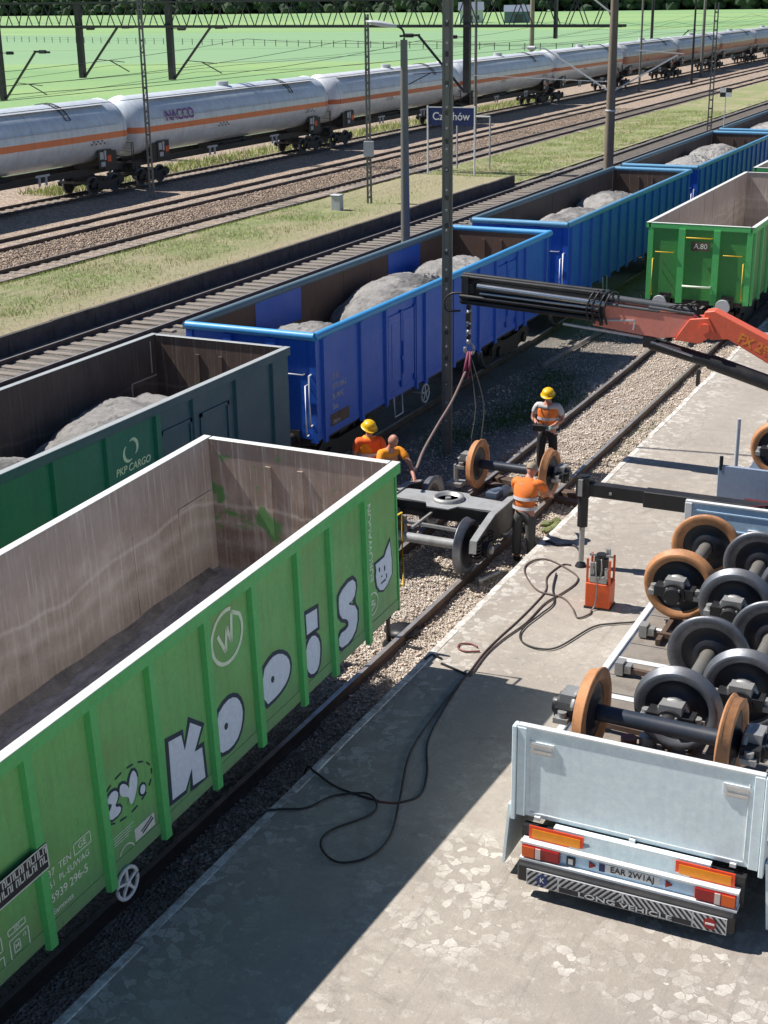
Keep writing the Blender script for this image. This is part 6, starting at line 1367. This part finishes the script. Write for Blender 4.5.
stand = dict(pelvis=(0, 0, .92), waist=(0, 0, 1.10), chest=(0, 0, 1.30), neck=(0, 0, 1.50), head=(0, -.01, 1.63), hipL=(.10, 0, .88), knL=(.12, -.01, .48), anL=(.13, .02, .09), toeL=(.15, -.13, .04), hipR=(-.10, 0, .88), knR=(-.12, -.01, .48), anR=(-.13, .02, .09), toeR=(-.15, -.13, .04))
J4 = dict(stand, shL=(.20, 0, 1.42), elL=(.29, .0, 1.14), wrL=(.12, -.24, 1.06), hdL=(-.3, -.7, -.3), shR=(-.20, 0, 1.42), elR=(-.29, .0, 1.14), wrR=(-.12, -.24, 1.06), hdR=(.3, -.7, -.3), head=(0, -.03, 1.62), hup=(0, -.15, 1))
p4 = person('worker facing the camera in yellow helmet and orange vest holding a remote control', (.14, 25.75, G0), R(8), J4, helmet='helmet_yellow', gloves='glove_cyan', face=(.05, -1, -.25))
mb = MB(); mb.box((0, 0, 0), (.26, .16, .12), 0); mb.cyl((-.07, 0, .06), (-.07, 0, .11), .012, n=6, mi=0); mb.cyl((.07, 0, .06), (.07, 0, .11), .012, n=6, mi=0)
mb.tube(spline([(-.12, 0, .04), (-.16, .12, .22), (-.09, .24, .40)], 5), .01, 5); mb.tube(spline([(.12, 0, .04), (.16, .12, .22), (.09, .24, .40)], 5), .01, 5)
rc = mb.build('remote_control', 'black_steel', None, (.10, 25.40, .99), bevel=.01); rc.rotation_euler = (0, 0, R(8)); tag(rc, 'black crane remote control held at the waist by the helmeted worker', 'remote control')
J3 = dict(stand, pelvis=(0, .0, .92), waist=(0, .03, 1.08), chest=(-.02, .10, 1.26), neck=(-.02, .19, 1.43), head=(.0, .26, 1.53), hup=(0, .5, 1), shL=(.19, .13, 1.38), elL=(.28, .30, 1.16), wrL=(.22, .52, 1.05), shR=(-.22, .13, 1.38), elR=(-.30, .26, 1.14), wrR=(-.28, .48, .98), toeL=(.15, .15, .04), toeR=(-.15, .15, .04))
J3 = {k: ((v[0], v[1]) + (v[2],)) for k, v in J3.items()}
person('worker seen from behind in orange vest and grey trousers leaning over the bogie frame', (1.36, 21.1, G0), R(-4), J3, hair='hair_grey', vest='hivis', under='hivis', trousers='trouser_grey', face=(.0, 1, -.5), sleeves='short')
J1 = dict(stand, shL=(.20, -.02, 1.42), elL=(.26, -.12, 1.16), wrL=(.12, -.34, 1.10), shR=(-.20, 0, 1.42), elR=(-.27, -.02, 1.14), wrR=(-.10, -.28, 1.04), head=(.0, -.02, 1.63))
person('worker in yellow helmet and half shaded orange vest beside the raised green wagon', (-1.95, 21.9, G0+.12), R(38), J1, helmet='helmet_yellow', vest='hivis_dark', vest2='hivis_yellow', under='hivis_dark', trousers='hivis_dark', tapes=True, face=(.2, -1, -.35))
J2 = dict(stand, pelvis=(0, .10, .90), waist=(0, .04, 1.07), chest=(0, -.06, 1.24), neck=(0, -.14, 1.42), head=(0, -.20, 1.54), hup=(0, -.4, 1), shL=(.19, -.10, 1.35), elL=(.24, -.34, 1.14), wrL=(.14, -.60, 1.0), shR=(-.19, -.10, 1.35), elR=(-.28, -.24, 1.10), wrR=(-.22, -.46, .94), hipL=(.10, .12, .84), hipR=(-.10, .12, .84))
person('bald worker bending forward with one bare arm stretched to the slack rope', (-1.38, 21.45, G0+.20), R(58), J2, vest='hivis_yellow', under='hivis_yellow', trousers='hivis_dark', tapes=True, face=(.0, -1, -.7))
